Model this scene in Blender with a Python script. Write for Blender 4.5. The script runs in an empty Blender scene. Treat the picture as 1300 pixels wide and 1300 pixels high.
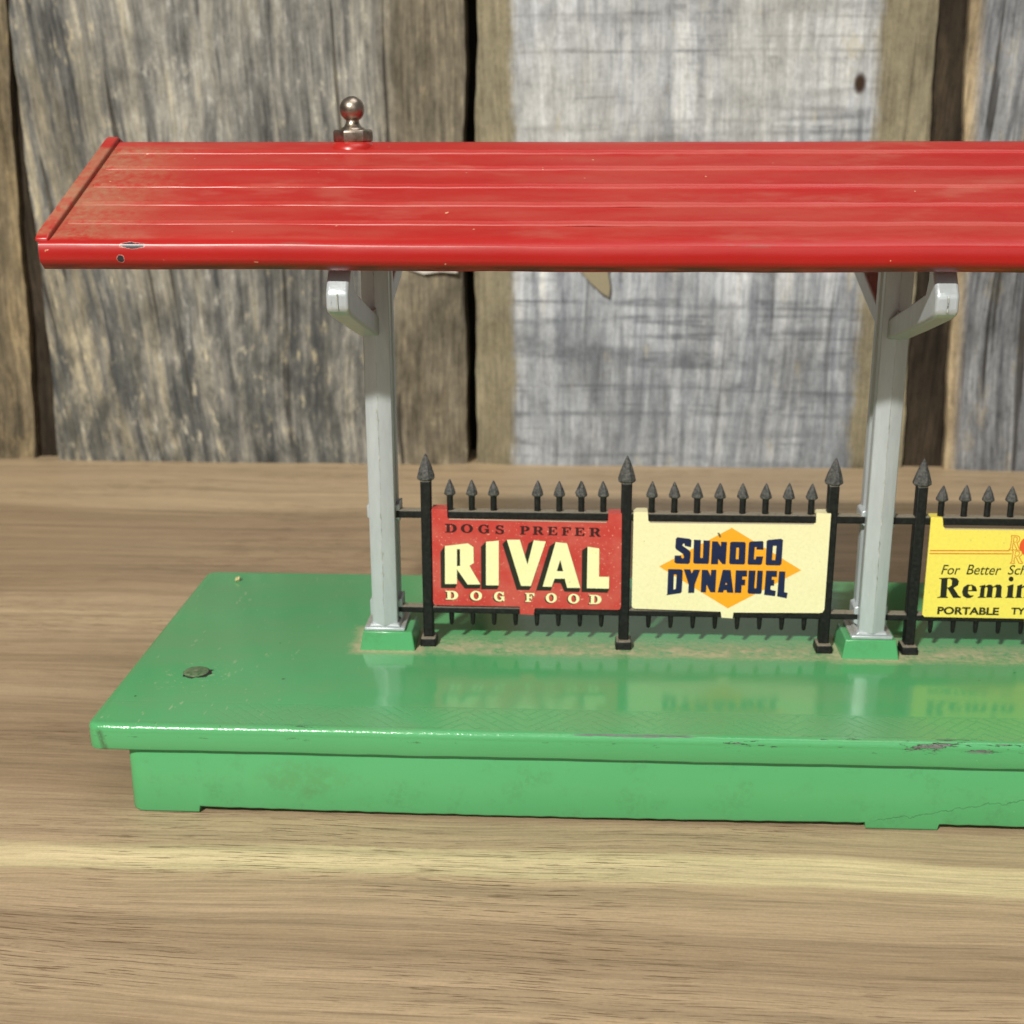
import bpy, bmesh, math, random
from mathutils import Vector, Matrix
from mathutils.geometry import tessellate_polygon
random.seed(7)
S = 0.001                      # everything below is written in millimetres
scene = bpy.context.scene
COL = scene.collection

# ------------------------------------------------------------------ camera
cam_d = bpy.data.cameras.new('camera'); cam = bpy.data.objects.new('camera', cam_d); COL.objects.link(cam)
scene.camera = cam
F_PX, PITCH, YAW, ROLL = 1712.0, 0.2952, -0.0528, -0.0024
cam_loc = Vector((-60.75, -226.1, 128.75))
fw = Vector((math.sin(YAW)*math.cos(PITCH), math.cos(YAW)*math.cos(PITCH), -math.sin(PITCH)))
rt = Vector((math.cos(YAW), -math.sin(YAW), 0)); up = rt.cross(fw)
rt, up = (math.cos(ROLL)*rt + math.sin(ROLL)*up), (-math.sin(ROLL)*rt + math.cos(ROLL)*up)
mw = Matrix((rt, up, -fw)).transposed().to_4x4(); mw.translation = cam_loc*S
cam.matrix_world = mw
cam_d.sensor_fit = 'HORIZONTAL'; cam_d.sensor_width = 36.0; cam_d.lens = 36.0*F_PX/1300.0
cam_d.clip_start = 0.01; cam_d.clip_end = 20.0
cam_d.dof.use_dof = True; cam_d.dof.focus_distance = 0.228
cam_d.dof.aperture_fstop = (cam_d.lens/1.15)        # aperture 1.15 mm across
scene.render.resolution_x = scene.render.resolution_y = 1024

# ------------------------------------------------------------------ light
world = bpy.data.worlds.new('World'); scene.world = world; world.use_nodes = True
wb = world.node_tree.nodes['Background']; wb.inputs['Color'].default_value = (1.0, 0.97, 0.92, 1); wb.inputs['Strength'].default_value = 0.13

def area(name, loc, target, sx, sy, watts, color):
    l = bpy.data.lights.new(name, 'AREA'); l.shape = 'RECTANGLE'; l.size = sx; l.size_y = sy; l.energy = watts; l.color = color
    o = bpy.data.objects.new(name, l); COL.objects.link(o); o.location = Vector(loc)
    d = (Vector(target) - Vector(loc)); o.rotation_euler = d.to_track_quat('-Z', 'Y').to_euler(); return o
# a bright ceiling lamp in front of the shelf (40 degrees up), and the broad soft ceiling light over it
area('key_lamp', (-0.62, -1.30, 1.20), (-0.06, 0.04, 0.05), 0.12, 0.06, 44.0, (1.0, 0.965, 0.885))
area('ceiling_lamp', (0.25, -0.15, 1.9), (-0.05, 0.05, 0.0), 1.2, 0.9, 11.0, (1.0, 0.97, 0.93))
area('front_fill', (0.3, -2.2, 0.9), (-0.05, 0.1, 0.05), 1.8, 1.4, 7.5, (1.0, 0.98, 0.92))  # added fill from the front for room bounce, no real lamp there
scene.view_settings.view_transform = 'Standard'; scene.view_settings.look = 'None'
scene.view_settings.exposure = 0.0; scene.view_settings.gamma = 1.0

# ------------------------------------------------------------------ node helpers
def srgb(r, g, b):
    f = lambda c: (c/255/12.92) if c/255 <= 0.04045 else ((c/255+0.055)/1.055)**2.4
    return (f(r), f(g), f(b), 1.0)

class NT:
    def __init__(s, name):
        m = bpy.data.materials.new(name); m.use_nodes = True; s.m = m; s.nt = m.node_tree
        s.n = s.nt.nodes; s.l = s.nt.links; s.b = s.n['Principled BSDF']
        s.tc = s.n.new('ShaderNodeTexCoord'); s.P = s.vm('SCALE', s.tc.outputs['Object'], None, 1000.0)   # object position in mm
    def put(s, sock, v):
        if hasattr(v, 'links') or isinstance(v, bpy.types.NodeSocket): s.l.new(v, sock)
        elif v is not None:
            sock.default_value = v
    def vm(s, op, a, b=None, scale=None):
        n = s.n.new('ShaderNodeVectorMath'); n.operation = op; s.put(n.inputs[0], a)
        if b is not None: s.put(n.inputs[1], b)
        if scale is not None: n.inputs['Scale'].default_value = scale
        return n.outputs[0]
    def math(s, op, a, b=None, c=None, clamp=False):
        n = s.n.new('ShaderNodeMath'); n.operation = op; n.use_clamp = clamp; s.put(n.inputs[0], a)
        if b is not None: s.put(n.inputs[1], b)
        if c is not None: s.put(n.inputs[2], c)
        return n.outputs[0]
    def xyz(s, v=None):
        n = s.n.new('ShaderNodeSeparateXYZ'); s.l.new(v or s.P, n.inputs[0]); return n.outputs
    def comb(s, x, y, z):
        n = s.n.new('ShaderNodeCombineXYZ')
        for i, v in enumerate((x, y, z)): s.put(n.inputs[i], v)
        return n.outputs[0]
    def noise(s, sc, detail=4, rough=0.6, v=None, dist=0.0, off=(0, 0, 0)):
        """sc: cycles per mm along x, y, z"""
        p = s.vm('MULTIPLY', v or s.P, sc if isinstance(sc, tuple) else (sc, sc, sc))
        p = s.vm('ADD', p, off)
        n = s.n.new('ShaderNodeTexNoise'); n.inputs['Scale'].default_value = 1.0; n.inputs['Detail'].default_value = detail
        n.inputs['Roughness'].default_value = rough; n.inputs['Distortion'].default_value = dist; s.l.new(p, n.inputs['Vector']); return n.outputs['Fac']
    def ramp(s, f, stops, interp='LINEAR'):
        n = s.n.new('ShaderNodeValToRGB'); n.color_ramp.interpolation = interp; e = n.color_ramp.elements
        while len(e) < len(stops): e.new(0.5)
        for k, (p, c) in enumerate(stops):
            e[k].position = p; e[k].color = c if isinstance(c, tuple) else (c, c, c, 1)
        s.l.new(f, n.inputs[0]); return n.outputs['Color']
    def sm(s, v, a, b):            # smoothstep a..b -> 0..1
        n = s.n.new('ShaderNodeMapRange'); n.interpolation_type = 'SMOOTHSTEP'; s.put(n.inputs['Value'], v)
        n.inputs['From Min'].default_value = a; n.inputs['From Max'].default_value = b; return n.outputs['Result']
    def band(s, v, a, b, w):       # 1 between a and b
        return s.math('MULTIPLY', s.sm(v, a-w, a+w), s.sm(v, b+w, b-w)) if False else s.math('MULTIPLY', s.sm(v, a-w, a+w), s.math('SUBTRACT', 1.0, s.sm(v, b-w, b+w)))
    def mix(s, f, a, b, mode='MIX'):
        n = s.n.new('ShaderNodeMix'); n.data_type = 'RGBA'; n.blend_type = mode; n.clamp_factor = True
        s.put(n.inputs[0], f); s.put(n.inputs[6], a); s.put(n.inputs[7], b); return n.outputs[2]
    def bump(s, h, strength, dist, prev=None):
        n = s.n.new('ShaderNodeBump'); n.inputs['Strength'].default_value = strength; n.inputs['Distance'].default_value = dist*S
        s.l.new(h, n.inputs['Height'])
        if prev is not None: s.l.new(prev, n.inputs['Normal'])
        return n.outputs['Normal']
    def out(s, color=None, rough=None, metal=None, normal=None, coat=None, spec=None):
        for k, v in (('Base Color', color), ('Roughness', rough), ('Metallic', metal), ('Normal', normal), ('Coat Weight', coat), ('Specular IOR Level', spec)):
            if v is not None: s.put(s.b.inputs[k], v)
        return s.m

# ------------------------------------------------------------------ mesh helpers (mm)
def link(name, bm, mat, parent=None, smooth=True, bevel=0.0, seg=2, angle=35):
    for v in bm.verts: v.co *= S
    bmesh.ops.recalc_face_normals(bm, faces=bm.faces)
    me = bpy.data.meshes.new(name); bm.to_mesh(me); bm.free()
    if smooth:
        me.shade_smooth(); me.set_sharp_from_angle(angle=math.radians(angle))
    me.materials.append(mat)
    o = bpy.data.objects.new(name, me); COL.objects.link(o)
    if parent: o.parent = parent
    if bevel:
        m = o.modifiers.new('soft_edge', 'BEVEL'); m.width = bevel*S; m.segments = seg; m.limit_method = 'ANGLE'; m.angle_limit = math.radians(30)
    return o
def new(): return bmesh.new()
def box(bm, x0, x1, y0, y1, z0, z1, top=(0, 0)):
    tx, ty = top
    v = [bm.verts.new(c) for c in ((x0, y0, z0), (x1, y0, z0), (x1, y1, z0), (x0, y1, z0),
                                   (x0+tx, y0+ty, z1), (x1-tx, y0+ty, z1), (x1-tx, y1-ty, z1), (x0+tx, y1-ty, z1))]
    for f in ((0, 3, 2, 1), (4, 5, 6, 7), (0, 1, 5, 4), (1, 2, 6, 5), (2, 3, 7, 6), (3, 0, 4, 7)): bm.faces.new([v[i] for i in f])
def rings(bm, rs, cap0=True, cap1=True, closed=True):
    R = [[bm.verts.new(p) for p in r] for r in rs]; n = len(R[0])
    for a, b in zip(R, R[1:]):
        for i in range(n if closed else n-1): bm.faces.new((a[i], a[(i+1) % n], b[(i+1) % n], b[i]))
    if cap0: bm.faces.new(R[0][::-1])
    if cap1: bm.faces.new(R[-1])
    return R
def lathe(bm, prof, cx, cy, n=32, phase=0):
    rings(bm, [[(cx+r*math.cos(phase+2*math.pi*i/n), cy+r*math.sin(phase+2*math.pi*i/n), z) for i in range(n)] for r, z in prof])
def prism_xz(bm, poly, y0, y1): rings(bm, [[(x, y0, z) for x, z in poly], [(x, y1, z) for x, z in poly]])
def prism_yz(bm, poly, x0, x1): rings(bm, [[(x0, y, z) for y, z in poly], [(x1, y, z) for y, z in poly]])
def flat(bm, contours, y):
    """filled flat figure (holes allowed) facing -Y"""
    vs = [[Vector((x, z, 0)) for x, z in c] for c in contours]
    allv = [bm.verts.new((p.x, y, p.y)) for c in vs for p in c]
    for t in tessellate_polygon(vs):
        try: bm.faces.new([allv[i] for i in t])
        except ValueError: pass
def print_mesh(name, shapes, y, mat, parent):
    bm = new()
    for c in shapes: flat(bm, c, y)
    for v in bm.verts: v.co *= S
    for f in bm.faces:
        f.normal_update()
        if f.normal.y > 0: f.normal_flip()
    me = bpy.data.meshes.new(name); bm.to_mesh(me); bm.free(); me.materials.append(mat)
    o = bpy.data.objects.new(name, me); COL.objects.link(o); o.parent = parent; return o
def tag(o, label=None, cat=None, group=None, kind=None):
    for k, v in (('label', label), ('category', cat), ('group', group), ('kind', kind)):
        if v: o[k] = v
    return o
def copy(o, dx, parent):
    c = o.copy(); COL.objects.link(c); c.parent = parent; c.location = o.location + Vector((dx*S, 0, 0)); return c
T = {
  'rival_face': [[[[-89.02,39.61],[-84.17,40.29],[-83.02,39.49],[-82.98,35.89],[-83.9,35.32],[-81.61,31.16],[-84.33,31.11],[-86.54,34.48],[-86.59,31.18],[-89.13,31.14]],[[-86.48,38.95],[-85.85,38.96],[-85.86,35.25],[-86.53,35.19]]],[[[-80.36,40.69],[-77.68,40.96],[-77.74,31.01],[-80.44,31.0]]],[[[-75.98,41.19],[-73.26,41.23],[-71.66,35.74],[-70.38,41.14],[-67.83,40.93],[-70.94,30.98],[-73.02,31.0]]],[[[-65.77,40.82],[-63.42,40.6],[-60.5,30.73],[-63.29,30.72],[-63.81,32.74],[-65.96,32.7],[-66.53,30.88],[-68.44,30.9]],[[-64.79,36.93],[-64.15,34.37],[-65.51,34.43]]],[[[-59.11,39.92],[-56.67,39.57],[-56.62,33.3],[-54.5,33.3],[-54.5,30.66],[-59.14,30.7]]]],
  'rival_shade': [[[[-89.98,38.29],[-89.02,39.64],[-84.17,40.33],[-82.99,39.53],[-82.94,35.89],[-83.87,35.32],[-81.57,31.21],[-81.78,30.2],[-84.96,30.14],[-86.57,32.45],[-86.59,31.07],[-86.97,30.23],[-90.02,30.18]]],[[[-81.43,39.55],[-80.36,40.73],[-77.65,40.99],[-77.7,31.01],[-78.07,30.12],[-81.48,30.06]]],[[[-76.93,40.22],[-75.98,41.23],[-73.23,41.27],[-72.19,37.77],[-71.45,40.48],[-70.38,41.17],[-67.8,40.97],[-70.82,30.95],[-71.27,30.06],[-73.94,30.05]]],[[[-67.08,39.85],[-65.77,40.86],[-63.39,40.63],[-60.47,30.77],[-60.79,29.79],[-63.86,29.83],[-64.71,31.72],[-66.04,31.73],[-66.77,29.99],[-69.85,29.99]]],[[[-60.25,39.09],[-59.11,39.95],[-56.64,39.61],[-56.58,33.3],[-54.47,33.3],[-54.42,30.48],[-54.82,29.72],[-60.26,29.8]]]],
  'fuel_letters': [[[[-40.84,41.88],[-40.53,42.26],[-38.0,41.96],[-37.61,41.67],[-37.65,40.12],[-38.51,40.28],[-38.92,40.39],[-39.02,40.88],[-39.34,40.87],[-39.46,40.44],[-37.99,39.42],[-37.68,39.0],[-37.66,38.48],[-37.76,36.74],[-38.13,36.42],[-40.58,36.47],[-40.97,36.78],[-40.97,38.25],[-39.66,38.27],[-39.56,37.79],[-39.2,37.59],[-39.01,37.94],[-39.3,38.63],[-40.77,39.64],[-40.91,40.07]]],[[[-37.1,41.76],[-35.66,41.73],[-35.64,37.82],[-35.12,37.79],[-35.14,41.66],[-33.76,41.61],[-33.81,36.8],[-34.04,36.49],[-36.74,36.5],[-37.07,36.75]]],[[[-33.35,41.48],[-32.21,41.46],[-31.51,40.38],[-31.48,41.42],[-30.26,41.38],[-30.34,36.48],[-31.02,36.5],[-31.92,37.61],[-31.92,36.45],[-33.39,36.43]]],[[[-29.63,41.19],[-29.32,41.45],[-26.69,41.44],[-26.39,41.15],[-26.34,36.78],[-26.62,36.48],[-29.36,36.49],[-29.63,36.77]],[[-28.29,40.17],[-27.74,40.18],[-27.73,37.63],[-28.3,37.62]]],[[[-25.75,41.28],[-25.44,41.56],[-22.98,41.68],[-22.78,41.46],[-22.72,39.78],[-24.15,39.81],[-24.11,40.32],[-24.5,40.32],[-24.57,37.71],[-24.2,37.65],[-24.11,38.31],[-22.68,38.33],[-22.86,36.72],[-23.12,36.45],[-25.56,36.45],[-25.82,36.72]]],[[[-22.14,41.64],[-21.86,41.94],[-19.21,42.23],[-18.79,41.97],[-18.83,36.73],[-19.13,36.39],[-21.82,36.39],[-22.1,36.64]],[[-20.79,40.67],[-20.05,40.68],[-20.17,37.57],[-20.82,37.56]]],[[[-42.23,35.24],[-39.51,35.23],[-39.17,34.94],[-39.22,30.21],[-39.54,29.89],[-42.41,29.4],[-42.26,29.75]],[[-40.99,34.08],[-40.42,34.05],[-40.51,30.84],[-41.0,30.71]]],[[[-38.98,35.24],[-37.64,35.26],[-37.31,34.31],[-36.94,35.19],[-35.55,35.21],[-36.57,31.87],[-36.63,30.02],[-37.9,29.95],[-37.85,31.85]]],[[[-35.22,35.18],[-33.99,35.2],[-33.33,33.85],[-33.29,35.21],[-32.19,35.23],[-32.23,30.22],[-33.25,30.21],[-34.11,31.91],[-34.17,30.19],[-35.27,30.17]]],[[[-30.89,35.25],[-29.25,35.24],[-28.45,30.16],[-29.77,30.19],[-29.92,30.75],[-30.45,30.75],[-30.62,30.21],[-31.74,30.2]],[[-30.06,32.42],[-29.82,32.02],[-30.26,32.01]]],[[[-28.19,35.19],[-25.83,35.19],[-25.81,33.83],[-26.74,33.82],[-26.76,33.17],[-26.11,33.18],[-26.11,31.87],[-26.81,31.86],[-26.82,30.19],[-28.21,30.17]]],[[[-25.5,35.2],[-24.08,35.19],[-24.17,31.29],[-23.75,31.24],[-23.71,35.19],[-22.57,35.18],[-22.59,30.26],[-22.87,30.0],[-25.25,30.04],[-25.51,30.34]]],[[[-21.92,35.22],[-19.64,35.2],[-19.61,33.81],[-20.62,33.88],[-20.67,33.27],[-20.1,33.23],[-20.09,31.88],[-20.76,31.87],[-20.83,31.0],[-19.67,30.75],[-19.77,29.56],[-22.05,29.83]]],[[[-19.23,35.12],[-17.92,35.08],[-17.91,30.52],[-17.17,30.36],[-17.34,29.12],[-19.33,29.53]]]],
  'fuel_diamond': [[[[-29.42,44.45],[-14.66,35.41],[-29.45,26.67],[-44.12,35.77]]]],
  'type_letters': [[[[13.72,34.13],[16.57,34.32],[17.39,34.11],[17.85,33.47],[17.69,32.6],[16.86,32.03],[18.06,30.31],[18.57,30.11],[18.51,29.83],[16.98,29.8],[15.66,31.87],[15.53,31.87],[15.6,30.09],[15.92,29.96],[15.88,29.78],[13.67,29.75],[13.74,29.92],[14.29,30.11],[14.2,33.85],[13.74,33.98]],[[15.47,34.0],[15.95,34.05],[16.39,33.62],[16.4,32.58],[15.88,32.14],[15.51,32.13]]],[[[21.64,31.33],[19.87,31.33],[19.98,30.81],[20.47,30.42],[21.03,30.48],[21.16,30.31],[20.52,29.86],[19.72,29.81],[18.95,30.27],[18.66,31.14],[18.86,32.19],[19.6,32.81],[20.56,32.82],[21.33,32.4],[21.68,31.63]],[[19.88,31.6],[19.93,32.38],[20.3,32.61],[20.58,32.3],[20.62,31.61]]],[[[22.12,32.54],[23.13,32.83],[23.3,32.83],[23.28,32.49],[23.93,32.88],[24.55,32.85],[24.86,32.43],[25.54,32.91],[26.26,32.92],[26.67,32.49],[26.73,30.32],[26.97,30.15],[26.95,30.01],[25.27,29.98],[25.56,30.3],[25.61,32.13],[25.35,32.38],[24.89,32.17],[24.88,30.29],[25.05,30.01],[23.54,29.99],[23.74,30.27],[23.83,32.01],[23.58,32.35],[23.25,32.14],[23.27,30.26],[23.56,30.09],[23.55,29.92],[21.94,29.92],[22.02,30.1],[22.34,30.24],[22.39,32.25],[22.14,32.33]]],[[[27.78,32.63],[29.01,33.1],[29.09,30.36],[29.38,30.19],[29.33,30.02],[27.6,29.99],[27.66,30.16],[27.92,30.34],[27.92,32.34],[27.77,32.42]]],[[[28.88,34.17],[28.87,33.98],[28.8,33.82],[28.68,33.69],[28.52,33.62],[28.34,33.62],[28.17,33.68],[28.02,33.8],[27.91,33.97],[27.86,34.16],[27.87,34.35],[27.94,34.51],[28.07,34.64],[28.23,34.71],[28.4,34.71],[28.58,34.65],[28.73,34.53],[28.83,34.36]]],[[[29.73,32.66],[30.77,33.1],[30.77,32.56],[31.48,33.04],[32.26,32.98],[32.59,32.42],[32.61,30.42],[32.92,30.11],[31.25,30.08],[31.44,30.4],[31.46,32.22],[31.12,32.39],[30.75,32.13],[30.8,30.39],[31.13,30.05],[29.49,30.02],[29.78,30.37],[29.81,32.37]]]],
  'type_lines': [[[[11.31,40.22],[27.4,40.43],[27.43,40.21],[11.33,40.0]]],[[[11.29,39.56],[27.87,39.77],[27.89,39.55],[11.31,39.35]]]],
  'type_disc': [[[[33.27,41.27],[33.27,40.76],[33.15,40.28],[32.93,39.85],[32.61,39.51],[32.21,39.26],[31.76,39.13],[31.28,39.12],[30.8,39.24],[30.35,39.47],[29.96,39.81],[29.64,40.23],[29.42,40.7],[29.31,41.21],[29.31,41.72],[29.43,42.2],[29.66,42.63],[29.98,42.97],[30.38,43.21],[30.83,43.34],[31.3,43.35],[31.78,43.23],[32.23,43.0],[32.62,42.67],[32.94,42.25],[33.16,41.78]]]],
  'dogs_prefer': [["D",-88.94,42.56,-86.43,44.5],["O",-85.63,42.54,-83.05,44.48],["G",-81.97,42.46,-79.64,44.42],["S",-78.37,42.37,-76.52,44.34],["P",-73.26,42.34,-71.18,44.23],["R",-70.6,42.31,-68.3,44.2],["E",-67.47,42.27,-65.42,44.16],["F",-64.55,42.24,-62.52,44.11],["E",-61.86,42.21,-59.75,44.07],["R",-58.81,42.1,-56.42,44.06]],
  'dog_food': [["D",-89.02,27.62,-86.36,29.62],["O",-83.82,27.53,-81.29,29.67],["G",-78.76,27.44,-76.49,29.58],["F",-72.1,27.4,-70.1,29.4],["O",-67.79,27.31,-65.44,29.45],["O",-63.09,27.21,-60.67,29.35],["D",-58.6,27.15,-56.02,29.22]],
  'font': [["For",14.02,34.97,17.87,37.06],["Better",19.15,35.03,26.17,37.2],["Sch",27.55,35.15,31.32,37.23],["PORTABLE",13.99,26.1,26.64,27.84],["TY",29.1,26.34,32.0,27.88]],
  'rr': [[27.32,40.5,29.46,43.59],[27.86,37.6,30.34,40.51]],
  'sign1': [[-91.66,47.69],[-88.44,47.65],[-88.39,45.85],[-88.07,45.59],[-55.27,45.36],[-54.95,45.63],[-54.9,47.33],[-52.13,47.2],[-51.9,26.57],[-52.13,26.04],[-52.59,25.9],[-70.09,25.99],[-70.34,24.46],[-73.27,24.59],[-73.27,26.29],[-91.23,26.33],[-91.57,26.5],[-91.73,27.04]],
  'sign2': [[-49.7,47.57],[-46.78,47.61],[-46.65,45.74],[-46.32,45.44],[-12.73,45.53],[-12.25,45.71],[-12.31,47.91],[-9.34,47.78],[-9.35,26.71],[-9.72,26.08],[-10.36,25.95],[-28.25,25.75],[-28.36,24.42],[-30.68,24.55],[-30.9,25.88],[-48.94,26.27],[-49.44,26.44],[-49.62,26.88]],
  'sign3': [[10.61,47.38],[13.32,47.25],[13.65,45.4],[13.98,45.23],[29.55,44.95]],
  's3bl': [[10.84,26.01],[11.37,25.49],[31.63,25.33]],
}
# ------------------------------------------------------------------ fixed measures
ZT = -1.75        # table top
H = 17.15         # deck surface
LIP = 12.05       # underside of the deck lip
D = 87.0          # deck depth
M = 43.5          # centre line
WALL = 263.5

# ------------------------------------------------------------------ materials
def mat_table():
    t = NT('table_laminate'); x, y, z = t.xyz()
    w1 = t.noise((0.006, 0.03, 0.03), 3, 0.5); w2 = t.noise((0.02, 0.12, 0.1), 3, 0.6, off=(3, 9, 0))
    warp = t.math('ADD', t.math('MULTIPLY', t.math('SUBTRACT', t.noise((0.010, 0.014, 0.03), 2, 0.45, off=(2, 5, 0)), 0.5), 12.0), t.math('MULTIPLY', x, t.math('MULTIPLY', t.math('SUBTRACT', 1.0, t.sm(y, -45.0, -22.0)), 0.035)))
    yw = t.math('ADD', y, warp); yy = t.math('ADD', yw, t.math('MULTIPLY', t.math('SUBTRACT', w1, 0.5), 3.0))
    yy = t.math('ADD', yy, t.math('MULTIPLY', t.math('SUBTRACT', w2, 0.5), 5.0))
    f = t.math('DIVIDE', t.math('ADD', yy, 160.0), 460.0)
    P = lambda v: (v+160.0)/460.0
    tan = srgb(179, 157, 126); dk = srgb(154, 133, 106); lt = srgb(206, 188, 150); md = srgb(172, 150, 121); dd = srgb(152, 130, 104)
    LT = srgb(212, 196, 153)
    base = t.ramp(f, [(P(-150), md), (P(-110), tan), (P(-90), dk), (P(-66), dk), (P(-57), tan), (P(-50), md), (P(-40), dk), (P(-31), md), (P(-20), tan), (P(-18.2), LT), (P(-15), lt), (P(-11.4), LT), (P(-10), md),
                      (P(2), md), (P(12), dd), (P(24), dk), (P(34), dd), (P(55), md), (P(75), dk), (P(92), md), (P(98), md), (P(100.5), tan), (P(104), tan), (P(112), md), (P(128), dd), (P(160), dk), (P(180), dd), (P(198), dk), (P(206), tan), (P(222), tan), (P(245), md), (P(262), tan)])
    wv = t.comb(x, t.math('ADD', yw, t.math('MULTIPLY', t.math('SUBTRACT', t.noise((0.02, 0.05, 0.1), 2, 0.5, off=(6, 6, 0)), 0.5), 2.5)), z)
    fib = t.noise((0.022, 1.1, 0.3), 7, 0.72, v=wv); fib2 = t.noise((0.06, 5.5, 0.3), 4, 0.75, v=wv, off=(0, 3, 0)); med = t.noise((0.008, 0.30, 0.1), 6, 0.7, v=wv, off=(5, 1, 0))
    c = t.mix(0.75, base, t.ramp(med, [(0.30, 0.60), (0.44, 0.82), (0.56, 1.0), (0.72, 1.16)]), 'MULTIPLY')
    c = t.mix(0.85, c, t.ramp(fib, [(0.30, 0.66), (0.42, 0.88), (0.52, 1.0), (0.70, 1.10)]), 'MULTIPLY')
    c = t.mix(0.8, c, t.ramp(fib2, [(0.30, 0.66), (0.48, 1.0), (0.7, 1.12)]), 'MULTIPLY')
    gr = t.noise(1.6, 3, 0.6); c = t.mix(0.5, c, t.ramp(gr, [(0.3, 0.86), (0.7, 1.10)]), 'MULTIPLY')
    fl = t.noise((0.10, 2.9, 0.5), 3, 0.6, v=wv, off=(1, 7, 3)); fl3 = t.noise((0.02, 1.0, 0.5), 5, 0.75, v=wv, off=(3, 2, 3)); flm = t.sm(t.noise((0.012, 0.035, 0.1), 2, 0.5, off=(4, 4, 4)), 0.42, 0.6)
    fm = t.math('MULTIPLY', t.sm(fl, 0.575, 0.615), t.math('ADD', t.math('MULTIPLY', flm, 0.75), 0.25)); fm = t.math('MAXIMUM', fm, t.math('MULTIPLY', t.sm(fl3, 0.60, 0.66), 0.45))
    c = t.mix(t.math('MULTIPLY', fm, 0.85), c, srgb(96, 74, 54))
    n = t.bump(t.math('ADD', t.math('MULTIPLY', fib, 0.6), t.math('MULTIPLY', fm, -0.5)), 0.35, 0.12)
    return t.out(c, t.math('ADD', 0.42, t.math('MULTIPLY', fib, 0.15)), normal=n, spec=0.35)

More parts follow.
